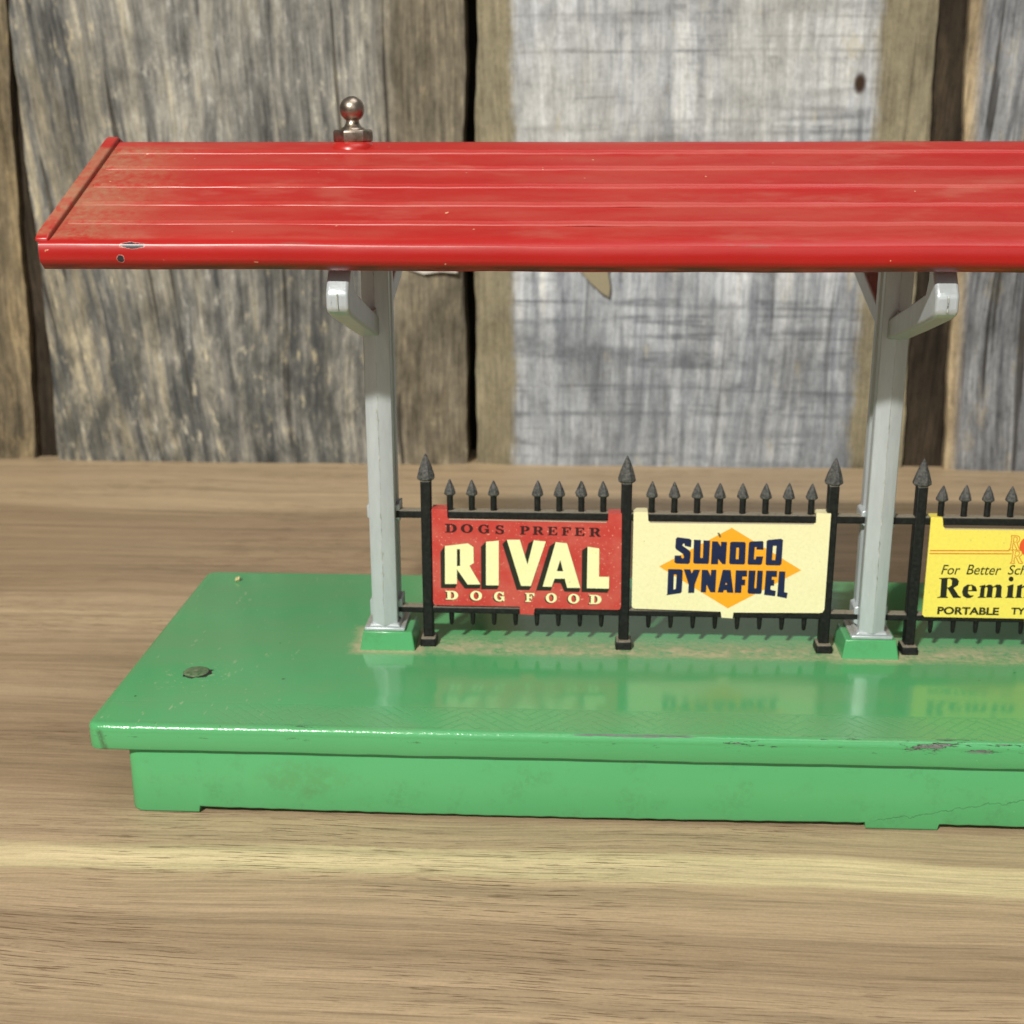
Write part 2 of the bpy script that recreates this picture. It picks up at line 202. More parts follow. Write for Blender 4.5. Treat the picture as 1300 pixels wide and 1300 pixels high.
def mat_plank(name, seed, kind):
    t = NT(name); x, y, z = t.xyz(); o = (seed*3.1, seed*1.7, seed*2.3)
    wob = t.math('MULTIPLY', t.math('SUBTRACT', t.noise((0.01, 0.01, 0.006), 2, 0.5, off=o), 0.5), 22.0)
    lean = t.math('MULTIPLY', z, t.math('MULTIPLY', t.math('SUBTRACT', 1.0, t.sm(x, -240.0, -170.0)), 0.11)) if kind == 'left' else 0.0
    V = t.comb(t.math('ADD', t.math('ADD', x, wob), lean), y, z)
    fine = t.noise((1.1, 1.1, 0.03), 6, 0.75, v=V, off=o); med = t.noise((0.24, 0.2, 0.014), 6, 0.72, v=V, off=o)
    big = t.noise((0.022, 0.02, 0.010), 4, 0.6, off=o); blot = t.noise((0.11, 0.08, 0.045), 6, 0.68, off=(o[1], o[0], 1))
    patch = t.noise((0.36, 0.3, 0.11), 5, 0.7, v=V, off=(o[2], 1, o[0]))
    grit = t.noise(0.7, 5, 0.75, off=o)
    grey = srgb(124, 124, 121); dgrey = srgb(70, 72, 73); cream = srgb(186, 175, 146); brown = srgb(124, 110, 88); blue = srgb(176, 180, 186); dbr = srgb(74, 58, 42); white = srgb(206, 205, 200)
    if kind == 'left':      # cream streaks upper left, blue-grey lower middle, tan right margin
        c = t.ramp(med, [(0.30, dgrey), (0.44, grey), (0.58, srgb(158, 156, 148)), (0.72, srgb(194, 186, 164))])
        lm = t.math('MULTIPLY', t.math('SUBTRACT', 1.0, t.sm(t.math('ADD', x, t.math('MULTIPLY', z, 0.28)), -235.0, -165.0)), t.sm(med, 0.42, 0.60))
        c = t.mix(t.math('MULTIPLY', lm, 0.6), c, srgb(180, 168, 138))
        low = t.math('MULTIPLY', t.math('SUBTRACT', 1.0, t.sm(z, 25.0, 95.0)), t.sm(blot, 0.40, 0.60))
        c = t.mix(t.math('MULTIPLY', low, 0.8), c, srgb(76, 80, 80))
        c = t.mix(t.math('MULTIPLY', t.sm(patch, 0.56, 0.68), 0.75), c, t.mix(t.sm(big, 0.4, 0.6), srgb(170, 170, 164), cream))
        c = t.mix(t.math('MULTIPLY', t.sm(t.math('ADD', x, t.math('MULTIPLY', big, 18)), -128.0, -116.0), 0.72), c, t.mix(fine, srgb(98, 88, 70), srgb(146, 134, 108)))
    elif kind == 'mid':     # tan margins, whitish sawn middle
        c = t.ramp(med, [(0.28, srgb(118, 122, 128)), (0.42, srgb(160, 165, 172)), (0.58, srgb(194, 197, 201)), (0.75, srgb(224, 223, 218))])
        zz = t.math('ADD', z, t.math('MULTIPLY', t.math('SUBTRACT', t.noise((0.006, 0.02, 0.02), 3, 0.6, off=o), 0.5), 5.0))
        saw = t.noise((0.006, 0.02, 0.15), 4, 0.75, v=t.comb(x, y, zz), off=o)
        saw2 = t.noise((0.17, 0.02, 0.007), 4, 0.75, v=t.comb(t.math('ADD', x, t.math('MULTIPLY', t.math('POWER', t.math('DIVIDE', t.math('SUBTRACT', z, 60.0), 60.0), 2.0), -6.0)), y, z), off=(9, 1, 4))
        c = t.mix(t.math('MULTIPLY', t.sm(saw, 0.54, 0.64), 0.3), c, srgb(112, 116, 122))
        c = t.mix(t.math('MULTIPLY', t.sm(saw2, 0.54, 0.66), 0.3), c, srgb(108, 112, 120))
        def ridge(sc, w, off): return t.math('SUBTRACT', 1.0, t.sm(t.math('ABSOLUTE', t.math('SUBTRACT', t.noise(sc, 2, 0.45, off=off), 0.5)), 0.0, w))
        hl = t.math('MULTIPLY', ridge((0.0018, 0.02, 0.055), 0.035, (4, 4, 1)), t.sm(t.noise((0.03, 0.02, 0.05), 4, 0.7, off=(1, 4, 4)), 0.36, 0.60))
        hl = t.math('MAXIMUM', hl, t.math('MULTIPLY', ridge((0.003, 0.02, 0.10), 0.03, (9, 1, 7)), t.sm(t.noise((0.04, 0.02, 0.05), 4, 0.7, off=(6, 4, 4)), 0.46, 0.62)))
        vl = t.math('MULTIPLY', ridge((0.085, 0.02, 0.0055), 0.075, (7, 4, 4)), t.sm(t.noise((0.03, 0.02, 0.03), 4, 0.7, off=(3, 8, 4)), 0.38, 0.58))
        c = t.mix(t.math('MULTIPLY', hl, 0.7), c, srgb(90, 94, 100)); c = t.mix(t.math('MULTIPLY', vl, 0.6), c, srgb(98, 102, 110))
        c = t.mix(t.math('MULTIPLY', t.math('MULTIPLY', t.sm(z, 60.0, 130.0), t.sm(big, 0.35, 0.6)), 0.45), c, srgb(212, 210, 202))  # falloff of light painted into the plank: paler above, darker below
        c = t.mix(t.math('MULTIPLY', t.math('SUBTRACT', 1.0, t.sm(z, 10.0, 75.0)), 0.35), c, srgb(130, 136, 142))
        c = t.mix(t.math('MULTIPLY', t.sm(blot, 0.60, 0.70), 0.4), c, srgb(190, 180, 150))
        xe = t.math('ADD', x, t.math('MULTIPLY', t.math('SUBTRACT', blot, 0.5), 9.0))
        marg = t.math('MAXIMUM', t.math('SUBTRACT', 1.0, t.sm(xe, -87.5, -83.5)), t.sm(xe, 36.0, 41.0))
        c = t.mix(t.math('MULTIPLY', marg, 0.92), c, t.mix(fine, srgb(112, 102, 78), srgb(156, 146, 116)))
        kn = t.math('ADD', t.math('POWER', t.math('SUBTRACT', x, 33.0), 2.0), t.math('MULTIPLY', t.math('POWER', t.math('SUBTRACT', z, 134.5), 2.0), 0.35))
        c = t.mix(t.math('SUBTRACT', 1.0, t.sm(kn, 1.0, 7.0)), c, srgb(62, 46, 34))
    elif kind == 'right':
        c = t.ramp(med, [(0.30, dgrey), (0.45, srgb(118, 120, 124)), (0.60, srgb(150, 152, 154)), (0.78, srgb(176, 170, 156))])
        c = t.mix(t.math('MULTIPLY', t.math('SUBTRACT', 1.0, t.sm(t.math('ADD', x, t.math('MULTIPLY', z, 0.03)), 74.5, 79.0)), 0.8), c, srgb(180, 158, 120))
        c = t.mix(t.math('MULTIPLY', t.sm(blot, 0.55, 0.66), 0.4), c, srgb(160, 148, 122))
    elif kind == 'edge':
        c = t.ramp(med, [(0.3, srgb(88, 82, 68)), (0.5, srgb(128, 116, 94)), (0.7, srgb(168, 150, 116))])
        c = t.mix(t.math('MULTIPLY', t.sm(blot, 0.52, 0.64), 0.5), c, srgb(176, 156, 120))
    else:                   # dark batten behind the gaps
        c = t.ramp(med, [(0.3, srgb(34, 29, 23)), (0.55, srgb(64, 55, 44)), (0.8, srgb(96, 82, 64))])
    c = t.mix(0.45 if kind == 'mid' else 0.95, c, t.ramp(fine, [(0.30, 0.40), (0.44, 0.82), (0.56, 1.06), (0.70, 1.35)]), 'MULTIPLY')
    c = t.mix(0.55 if kind == 'mid' else 0.85, c, t.ramp(patch, [(0.30, 0.50), (0.44, 0.88), (0.56, 1.08), (0.70, 1.38)]), 'MULTIPLY')
    c = t.mix(0.6, c, t.ramp(grit, [(0.30, 0.62), (0.5, 1.0), (0.7, 1.2)]), 'MULTIPLY')
    bg2 = t.noise((0.028, 0.03, 0.022), 4, 0.6, off=(o[0], 3, o[2])); c = t.mix(0.9, c, t.ramp(bg2, [(0.32, 0.55), (0.46, 0.90), (0.56, 1.08), (0.70, 1.32)]), 'MULTIPLY')
    if kind in ('left', 'edge'): c = t.mix(1.0, c, (0.90, 0.89, 0.88, 1), 'MULTIPLY')
    crack = t.noise((0.30, 0.3, 0.007), 2, 0.4, v=V, off=(o[2], 2, 5))
    cm = t.math('MULTIPLY', t.sm(crack, 0.66, 0.70), 0.75 if kind != 'mid' else 0.35)
    c = t.mix(cm, c, srgb(48, 44, 40))
    n = t.bump(t.math('ADD', t.math('SUBTRACT', t.math('ADD', med, t.math('MULTIPLY', fine, 0.5)), cm), t.math('MULTIPLY', grit, 0.2)), 0.6, 1.2)
    return t.out(c, 0.85, normal=n, spec=0.2)

def mat_green(part):
    t = NT('green_enamel_'+part); x, y, z = t.xyz()
    var = t.noise(0.03, 3, 0.5); c = t.mix(var, srgb(76, 155, 98), srgb(84, 164, 107))
    wave = t.noise((0.05, 0.09, 0.09), 3, 0.5, off=(3, 0, 0)); fine = t.noise(1.2, 3, 0.6)
    rough = t.math('ADD', 0.07, t.math('MULTIPLY', fine, 0.08))
    h = t.math('ADD', wave, t.math('MULTIPLY', fine, 0.02)); nrm = t.bump(h, 0.15, 0.22)
    grime = t.math('MULTIPLY', t.sm(t.noise(0.11, 5, 0.7, off=(9, 2, 2)), 0.50, 0.68), t.sm(fine, 0.35, 0.6))
    scr = t.noise((0.12, 2.4, 2.4), 3, 0.6, v=t.vm('ADD', t.P, t.comb(0.0, t.math('MULTIPLY', x, 0.35), t.math('MULTIPLY', x, 0.3))), off=(2, 2, 9)); scm = t.math('MULTIPLY', t.sm(scr, 0.70, 0.74), t.sm(t.noise(0.04, 2, 0.5, off=(8, 3, 3)), 0.45, 0.6))
    c = t.mix(t.math('MULTIPLY', scm, 0.35), c, srgb(140, 190, 140)); c = t.mix(t.math('MULTIPLY', t.sm(t.noise(0.9, 5, 0.8, off=(9, 9, 3)), 0.66, 0.74), 0.30), c, srgb(60, 110, 66))
    if part == 'deck':
        # dull handling film over the top, scuffs, dust lying round the fence and the post bases
        film = t.math('MULTIPLY', t.sm(z, 16.6, 17.1), t.sm(t.noise((0.035, 0.06, 0.1), 4, 0.6, off=(1, 1, 0)), 0.35, 0.65))
        c = t.mix(t.math('MULTIPLY', film, 0.35), c, srgb(112, 146, 104))
        n1 = t.noise((0.12, 0.3, 0.3), 5, 0.7, off=(4, 2, 7)); n2 = t.noise(0.8, 4, 0.7, off=(2, 2, 2))
        fence = t.math('MULTIPLY', t.band(y, 37.0, 47.5, 2.2), t.sm(x, -108.0, -92.0))
        d = t.math('MULTIPLY', fence, t.sm(t.math('ADD', t.math('MULTIPLY', n1, 0.6), t.math('MULTIPLY', n2, 0.5)), 0.36, 0.68)); d = t.math('MULTIPLY', d, t.math('SUBTRACT', 1.0, t.math('MULTIPLY', t.sm(y, 41.0, 47.0), 0.65)))
        for px in (-101.3, 0.2, 101.3):
            dx = t.math('ABSOLUTE', t.math('SUBTRACT', x, px)); dy = t.math('ABSOLUTE', t.math('SUBTRACT', y, 43.6))
            r = t.math('MAXIMUM', t.math('SUBTRACT', dx, 6.0), t.math('SUBTRACT', dy, 5.6))
            near = t.math('SUBTRACT', 1.0, t.sm(t.math('ADD', r, t.math('MULTIPLY', t.math('SUBTRACT', n1, 0.5), 5.0)), -0.5, 3.4))
            d = t.math('MAXIMUM', d, t.math('MULTIPLY', near, t.sm(n2, 0.18, 0.45)))
        d = t.math('MULTIPLY', d, t.sm(z, 16.9, 17.05))
        # pale scratches near the left end
        sc = t.noise((0.9, 0.22, 0.2), 3, 0.6, off=(7, 7, 7)); sm_ = t.math('MULTIPLY', t.sm(sc, 0.66, 0.72), t.math('SUBTRACT', 1.0, t.sm(x, -140.0, -95.0)))
        c = t.mix(t.math('MULTIPLY', sm_, 0.5), c, srgb(160, 178, 140))
        # dark pits
        pit = t.sm(t.noise(0.42, 2, 0.5, off=(5, 5, 1)), 0.765, 0.785); c = t.mix(t.math('MULTIPLY', pit, 0.8), c, srgb(34, 52, 36))
        # chips along the front rounded edge: grey metal and dark primer
        edge = t.math('MULTIPLY', t.math('SUBTRACT', 1.0, t.sm(y, 0.9, 1.7)), t.sm(z, 14.9, 15.6))
        cn = t.noise((0.085, 0.5, 0.55), 5, 0.72, off=(2.2, 8, 4))
        loc = t.math('MAXIMUM', t.math('MULTIPLY', t.sm(x, -80.0, -55.0), 0.055), t.math('MULTIPLY', t.sm(x, -18.0, -10.0), 0.10))
        chip = t.math('MULTIPLY', edge, t.sm(t.math('ADD', cn, loc), 0.665, 0.685))
        chip = t.math('MAXIMUM', chip, t.math('MULTIPLY', t.band(x, -61.0, -40.0, 1.5), t.math('SUBTRACT', 1.0, t.sm(t.math('ABSOLUTE', t.math('SUBTRACT', t.math('ADD', y, t.math('MULTIPLY', t.math('SUBTRACT', cn, 0.5), 1.3)), 0.55)), 0.16, 0.24))))
        low = t.math('MULTIPLY', t.math('MULTIPLY', t.math('SUBTRACT', 1.0, t.sm(y, 0.2, 0.5)), t.band(z, 14.6, 15.9, 0.3)), t.sm(t.noise((0.25, 1, 0.9), 5, 0.75, off=(1, 6, 2)), 0.60, 0.66))
        c = t.mix(t.math('MULTIPLY', low, 0.6), c, srgb(44, 74, 44))
        prim = t.math('MULTIPLY', edge, t.sm(t.math('ADD', cn, loc), 0.645, 0.665))
        c = t.mix(prim, c, srgb(40, 58, 42)); c = t.mix(chip, c, t.mix(n2, srgb(78, 84, 80), srgb(126, 128, 124)))
        c = t.mix(t.math('MULTIPLY', d, 0.85), c, t.mix(n2, srgb(150, 138, 106), srgb(206, 194, 160)))
        rough = t.math('ADD', rough, t.math('MULTIPLY', d, 0.7)); rough = t.math('ADD', rough, t.math('MULTIPLY', film, 0.09))
        # pressed herringbone band along the front of the deck
        a = t.math('ADD', x, t.math('MULTIPLY', y, 1.0)); b = t.math('SUBTRACT', x, y)
        def grooves(p, q, per, ln):
            row = t.math('FLOOR', t.math('DIVIDE', p, per)); g1 = t.math('PINGPONG', p, per/2)
            qq = t.math('ADD', q, t.math('MULTIPLY', row, ln*0.5)); g2 = t.math('PINGPONG', qq, ln/2)
            return t.math('MINIMUM', g1, g2)
        cell = t.math('GREATER_THAN', t.math('PINGPONG', t.math('ADD', x, 400.0), 12.0), 6.0)
        ga = grooves(a, b, 2.6, 9.0); gb = grooves(b, a, 2.6, 9.0)
        g = t.math('ADD', t.math('MULTIPLY', ga, cell), t.math('MULTIPLY', gb, t.math('SUBTRACT', 1.0, cell)))
        bandm = t.math('MULTIPLY', t.band(y, 1.6, 10.4, 0.15), t.sm(x, -150.0, -110.0))
        gg = t.math('MULTIPLY', t.math('SUBTRACT', 1.0, t.sm(g, 0.0, 0.3)), bandm)
        line = t.math('SUBTRACT', 1.0, t.sm(t.math('ABSOLUTE', t.math('SUBTRACT', y, 10.6)), 0.0, 0.22))
        hh = t.math('ADD', t.math('MULTIPLY', gg, -1.0), t.math('MULTIPLY', line, -0.6)); nrm = t.bump(hh, 0.7, 0.055, nrm); rough = t.math('ADD', rough, t.math('MULTIPLY', bandm, 0.13))
        en = t.noise((0.5, 0.9, 0.9), 4, 0.7, off=(4, 4, 4)); nrm = t.bump(t.math('MULTIPLY', t.math('MULTIPLY', en, t.math('SUBTRACT', 1.0, t.sm(y, 1.0, 2.2))), t.sm(z, 15.4, 16.0)), 0.5, 0.22, nrm)
        tc = t.math('MULTIPLY', t.math('MULTIPLY', t.math('SUBTRACT', 1.0, t.sm(y, 0.5, 1.2)), t.band(t.math('ADD', x, t.math('MULTIPLY', z, 0.25)), -147.1, -146.1, 0.5)), t.math('MULTIPLY', t.sm(n2, 0.3, 0.5), t.math('SUBTRACT', 1.0, t.sm(z, 15.6, 16.6))))
        c = t.mix(t.math('MULTIPLY', tc, 0.7), c, srgb(62, 84, 56))
        rv = t.math('ADD', t.math('POWER', t.math('ADD', x, 139.0), 2.0), t.math('POWER', t.math('SUBTRACT', y, 22.5), 2.0))
        rm = t.math('MULTIPLY', t.math('SUBTRACT', 1.0, t.sm(rv, 12.0, 90.0)), t.sm(t.noise(0.9, 4, 0.75, off=(6, 1, 6)), 0.60, 0.66)); c = t.mix(t.math('MULTIPLY', rm, 0.6), c, srgb(176, 186, 150))
        nrm = t.bump(t.math('ADD', t.math('MULTIPLY', chip, -1.0), t.math('MULTIPLY', d, t.math('MULTIPLY', n2, 0.8))), 0.8, 0.18, nrm)
        rough = t.math('ADD', rough, t.math('MULTIPLY', chip, 0.3)); rough = t.math('ADD', rough, t.math('MULTIPLY', t.math('SUBTRACT', 1.0, t.sm(y, 1.0, 2.0)), 0.09))
    else:
        st = t.math('MULTIPLY', t.math('SUBTRACT', 1.0, t.sm(t.math('ADD', t.math('POWER', t.math('DIVIDE', t.math('ADD', x, 113.0), 9.0), 2.0), t.math('POWER', t.math('DIVIDE', t.math('SUBTRACT', z, 6.0), 4.5), 2.0)), 0.2, 1.3)), t.sm(t.noise(0.5, 4, 0.7), 0.30, 0.6))
        c = t.mix(t.math('MULTIPLY', st, 0.25), c, srgb(84, 104, 60)); c = t.mix(t.math('MULTIPLY', grime, 0.18), c, srgb(70, 90, 56))
        # casting crack running up to the right from the middle foot
        ln = t.math('ADD', t.math('MULTIPLY', t.math('ADD', x, 6.0), 0.19), t.math('MULTIPLY', t.math('SUBTRACT', t.noise((0.25, 0.1, 0.1), 4, 0.7, off=(1, 1, 1)), 0.5), 3.6))
        dd = t.math('ABSOLUTE', t.math('SUBTRACT', z, t.math('ADD', ln, -0.2)))
        ck = t.math('MULTIPLY', t.math('SUBTRACT', 1.0, t.sm(dd, 0.0, 0.14)), t.band(x, -5.0, 40.0, 1.5))
        ck = t.math('MULTIPLY', ck, t.math('SUBTRACT', 1.0, t.sm(y, 2.0, 3.0)))
        c = t.mix(t.math('MULTIPLY', ck, 0.6), c, srgb(40, 92, 54)); nrm = t.bump(t.math('MULTIPLY', ck, -1.0), 0.4, 0.06, nrm)
        rough = t.math('ADD', rough, 0.14)
    return t.out(c, rough, normal=nrm, spec=0.5)

def mat_red(part):
    t = NT('red_enamel_'+part); x, y, z = t.xyz()
    c = t.mix(t.noise(0.05, 3, 0.5), srgb(156, 20, 17), srgb(170, 27, 23))
    n1 = t.noise((0.03, 0.16, 0.16), 5, 0.65, off=(3, 1, 1)); n2 = t.noise(0.7, 4, 0.7)
    slope = t.math('MULTIPLY', t.sm(y, 3.0, 4.5), 1.0)
    dust = t.math('MULTIPLY', slope, t.sm(t.math('ADD', n1, t.math('MULTIPLY', n2, 0.15)), 0.40, 0.82))
    le = t.math('MULTIPLY', t.math('MULTIPLY', slope, t.math('SUBTRACT', 1.0, t.sm(t.math('ADD', x, t.math('MULTIPLY', n1, 26.0)), -138.0, -116.0))), t.sm(t.math('ADD', t.math('MULTIPLY', n1, 0.6), t.math('MULTIPLY', n2, 0.6)), 0.35, 0.85))
    blot = t.math('MULTIPLY', slope, t.sm(t.noise((0.05, 0.12, 0.12), 4, 0.6, off=(8, 8, 1)), 0.56, 0.72))
    c = t.mix(t.math('MULTIPLY', slope, 0.05), c, srgb(180, 90, 80))  # haze of overhead light painted in: slope tinted pinkish
    c = t.mix(t.math('MULTIPLY', dust, 0.22), c, srgb(170, 110, 90)); c = t.mix(t.math('MULTIPLY', blot, 0.14), c, srgb(190, 140, 120))
    rim = t.math('SUBTRACT', 1.0, t.math('MULTIPLY', t.sm(z, 120.2, 120.9), 1.0))
    c = t.mix(t.math('MULTIPLY', t.math('MULTIPLY', le, rim), 0.95), c, srgb(150, 112, 84))
    spk = t.sm(t.noise(0.55, 2, 0.5, off=(1, 9, 2)), 0.755, 0.775); c = t.mix(t.math('MULTIPLY', spk, 0.7), c, srgb(214, 176, 140))
    # two paint chips near the left end of the fascia
    chip = None
    for (cx, cz, rx, rz, yc) in ((-137.3, 105.6, 2.0, 0.5, 0), (-139.4, 103.4, 0.6, 0.6, 0)):
        e = t.math('ADD', t.math('POWER', t.math('DIVIDE', t.math('SUBTRACT', x, cx), rx), 2.0), t.math('POWER', t.math('DIVIDE', t.math('SUBTRACT', z, cz), rz), 2.0))
        e = t.math('ADD', e, t.math('MULTIPLY', t.math('SUBTRACT', t.noise(1.1, 5, 0.8, off=(cx, 1, 1)), 0.5), 3.4))
        m = t.math('SUBTRACT', 1.0, t.sm(e, 0.85, 1.0)); m2 = t.math('SUBTRACT', 1.0, t.sm(e, 1.05, 1.35))
        c = t.mix(t.math('MULTIPLY', m2, t.math('SUBTRACT', 1.0, t.sm(y, 4.0, 4.5))), c, srgb(196, 140, 130)); c = t.mix(t.math('MULTIPLY', m, t.math('SUBTRACT', 1.0, t.sm(y, 4.0, 4.5))), c, srgb(40, 38, 46))
    hem_shade = t.math('MULTIPLY', t.math('SUBTRACT', 1.0, t.sm(z, 101.9, 102.5)), t.sm(t.noise((0.12, 0.5, 0.6), 4, 0.7, off=(3, 3, 3)), 0.36, 0.6))  # shade under the curled hem, painted in as patchy dark red
    c = t.mix(t.math('MULTIPLY', hem_shade, 0.85), c, srgb(84, 18, 20))
    edge = t.math('MULTIPLY', t.band(z, 105.5, 106.4, 0.2), t.sm(t.noise((0.06, 0.3, 0.3), 5, 0.75, off=(0, 3, 5)), 0.58, 0.66)); c = t.mix(t.math('MULTIPLY', edge, 0.5), c, srgb(140, 70, 60))
    rough = t.math('ADD', 0.22, t.math('MULTIPLY', t.noise((0.04, 0.12, 0.12), 4, 0.65, off=(5, 5, 5)), 0.22)); rough = t.math('ADD', rough, t.math('MULTIPLY', dust, 0.12)); rough = t.math('ADD', rough, t.math('MULTIPLY', le, 0.3))
    n = t.bump(t.math('ADD', t.noise((0.05, 0.15, 0.15), 3, 0.5), t.math('ADD', t.math('MULTIPLY', n2, 0.05), t.math('MULTIPLY', t.noise((0.25, 0.5, 0.5), 4, 0.6, off=(2, 2, 8)), 0.12))), 0.35, 0.4)
    return t.out(c, rough, normal=n)

def mat_silver():
    t = NT('silver_paint'); x, y, z = t.xyz()
    n1 = t.noise((0.6, 0.6, 0.12), 4, 0.65); n2 = t.noise(2.2, 3, 0.6)
    c = t.mix(n1, srgb(166, 174, 178), srgb(198, 206, 209))
    chip = t.sm(t.noise((0.7, 0.7, 0.35), 4, 0.7, off=(3, 3, 9)), 0.69, 0.72); c = t.mix(t.math('MULTIPLY', chip, 0.6), c, srgb(205, 205, 200))
    dk = t.sm(t.noise((1.1, 1.1, 0.22), 4, 0.75, off=(8, 1, 1)), 0.70, 0.74); c = t.mix(t.math('MULTIPLY', dk, 0.65), c, srgb(80, 80, 82))
    dust = t.math('MULTIPLY', t.math('SUBTRACT', 1.0, t.sm(z, 21.5, 24.0)), t.math('MULTIPLY', t.sm(y, 40.0, 40.6), t.sm(n2, 0.3, 0.6))); c = t.mix(t.math('MULTIPLY', dust, 0.7), c, srgb(160, 148, 120))
    # ragged casting seam down the front crease
    n = t.bump(t.math('ADD', n1, t.math('MULTIPLY', n2, 0.25)), 0.45, 0.16)
    return t.out(c, 0.36, 0.30, n)
def mat_seam():
    t = NT('silver_paint_seam'); n1 = t.noise((1.5, 1.5, 0.5), 4, 0.7)
    return t.out(t.ramp(n1, [(0.34, srgb(90, 92, 90)), (0.42, srgb(170, 175, 171)), (0.60, srgb(186, 190, 186)), (0.7, srgb(226, 226, 222))]), 0.4, 0.3, t.bump(n1, 0.8, 0.3))
def mat_black():
    t = NT('black_casting'); n1 = t.noise(1.4, 5, 0.75); g = t.n.new('ShaderNodeNewGeometry'); nz = t.xyz(g.outputs['Normal'])[2]
    c = t.mix(t.sm(n1, 0.40, 0.70), srgb(13, 15, 14), srgb(34, 36, 34))
    fz = t.math('MULTIPLY', t.sm(nz, 0.55, 0.9), t.sm(n1, 0.25, 0.5)); c = t.mix(t.math('MULTIPLY', fz, 0.75), c, srgb(160, 152, 132))    # dust lies on what faces up
    return t.out(c, 0.5, normal=t.bump(n1, 0.5, 0.25), spec=0.3)
def mat_spear():
    t = NT('grey_worn_spearheads'); n1 = t.noise(2.0, 5, 0.75); z = t.xyz()[2]
    w = t.noise((0.4, 0.4, 5.0), 3, 0.6)
    c = t.mix(t.sm(n1, 0.35, 0.68), srgb(48, 49, 49), srgb(98, 98, 95))
    return t.out(c, 0.55, normal=t.bump(t.math('ADD', n1, w), 0.6, 0.25), spec=0.4)
def mat_litho(name, col, spk, dark, amt=1.0):
    t = NT(name); n2 = t.noise(1.3, 4, 0.7); n3 = t.noise(2.4, 2, 0.5, off=(5, 5, 5)); n4 = t.noise(0.18, 3, 0.6, off=(1, 2, 3))
    c = t.mix(t.math('MULTIPLY', t.sm(n4, 0.35, 0.7), 0.14), col, spk)
    c = t.mix(t.math('MULTIPLY', t.sm(n3, 0.665, 0.70), 0.6*amt), c, spk); sc = t.noise((0.35, 1, 2.2), 3, 0.6, v=t.vm('ADD', t.P, t.comb(0.0, 0.0, t.math('MULTIPLY', t.xyz()[0], 0.4))), off=(1, 1, 1)); c = t.mix(t.math('MULTIPLY', t.sm(sc, 0.71, 0.74), 0.4*amt), c, dark)
    c = t.mix(t.math('MULTIPLY', t.sm(t.noise(0.9, 3, 0.6, off=(3, 7, 1)), 0.71, 0.74), 0.5*amt), c, dark)
    c = t.mix(0.25, c, t.ramp(n2, [(0.3, 0.72), (0.6, 1.06)]), 'MULTIPLY')
    return t.out(c, 0.42, normal=t.bump(n2, 0.25, 0.06))
def mat_nickel():
    t = NT('tarnished_nickel'); n1 = t.noise(0.6, 5, 0.7); n2 = t.noise((3, 3, 0.4), 3, 0.6)
    return t.out(t.mix(t.sm(n1, 0.35, 0.7), srgb(186, 174, 160), srgb(130, 118, 104)), t.math('ADD', 0.30, t.math('MULTIPLY', n1, 0.12)), 1.0, t.bump(n2, 0.2, 0.05))
def plain(name, col, rough=0.5):
    t = NT(name); n = t.noise(1.0, 4, 0.7); return t.out(t.mix(t.math('MULTIPLY', n, 0.3), col, tuple(0.6*v for v in col[:3])+(1,)), rough, normal=t.bump(n, 0.3, 0.1))

def mat_rivet():
    t = NT('rivet_worn_paint'); n = t.noise(0.9, 5, 0.75); return t.out(t.ramp(n, [(0.36, srgb(50, 62, 48)), (0.46, srgb(84, 118, 80)), (0.60, srgb(120, 134, 104)), (0.72, srgb(150, 150, 126))]), 0.35, normal=t.bump(n, 0.8, 0.4))
RIVET = mat_rivet()
TABLE = mat_table(); GREEN_D = mat_green('deck'); GREEN_S = mat_green('skirt'); RED = mat_red('roof'); SILVER = mat_silver(); SEAM = mat_seam()
BLACK = mat_black(); SPEAR = mat_spear(); NICKEL = mat_nickel()
S_RED = mat_litho('litho_red', srgb(188, 58, 52), srgb(226, 160, 140), srgb(120, 30, 30), 1.3); S_CREAM = mat_litho('litho_cream', srgb(236, 230, 184), srgb(226, 214, 150), srgb(120, 112, 84), 0.7)
S_YELL = mat_litho('litho_yellow', srgb(238, 222, 96), srgb(228, 206, 96), srgb(120, 100, 50), 0.7)
I_CREAM = mat_litho('ink_cream', srgb(240, 236, 182), srgb(216, 220, 140), srgb(150, 140, 90), 0.5); I_BLACK = mat_litho('ink_black', srgb(26, 28, 20), srgb(60, 60, 40), srgb(10, 10, 10), 0.3)
I_BROWN = mat_litho('ink_dark_red', srgb(52, 12, 14), srgb(90, 24, 22), srgb(20, 8, 8), 0.3); I_BLUE = mat_litho('ink_blue', srgb(10, 26, 66), srgb(34, 54, 92), srgb(10, 20, 40), 0.5)
I_ORANGE = mat_litho('ink_orange', srgb(242, 166, 30), srgb(236, 180, 70), srgb(190, 120, 30), 0.3); I_OLIVE = mat_litho('ink_olive_black', srgb(42, 42, 18), srgb(70, 68, 30), srgb(20, 20, 10), 0.3)
I_RUST = mat_litho('ink_rust', srgb(206, 108, 28), srgb(220, 130, 60), srgb(150, 70, 20), 0.3); I_VERM = mat_litho('ink_vermilion', srgb(224, 84, 40), srgb(230, 110, 60), srgb(160, 60, 30), 0.3)

# ------------------------------------------------------------------ tabletop and plank wall
bm = new(); box(bm, -520, 460, -330, WALL+22, ZT-24, ZT)
tag(link('tabletop', bm, TABLE, smooth=False), kind='structure')

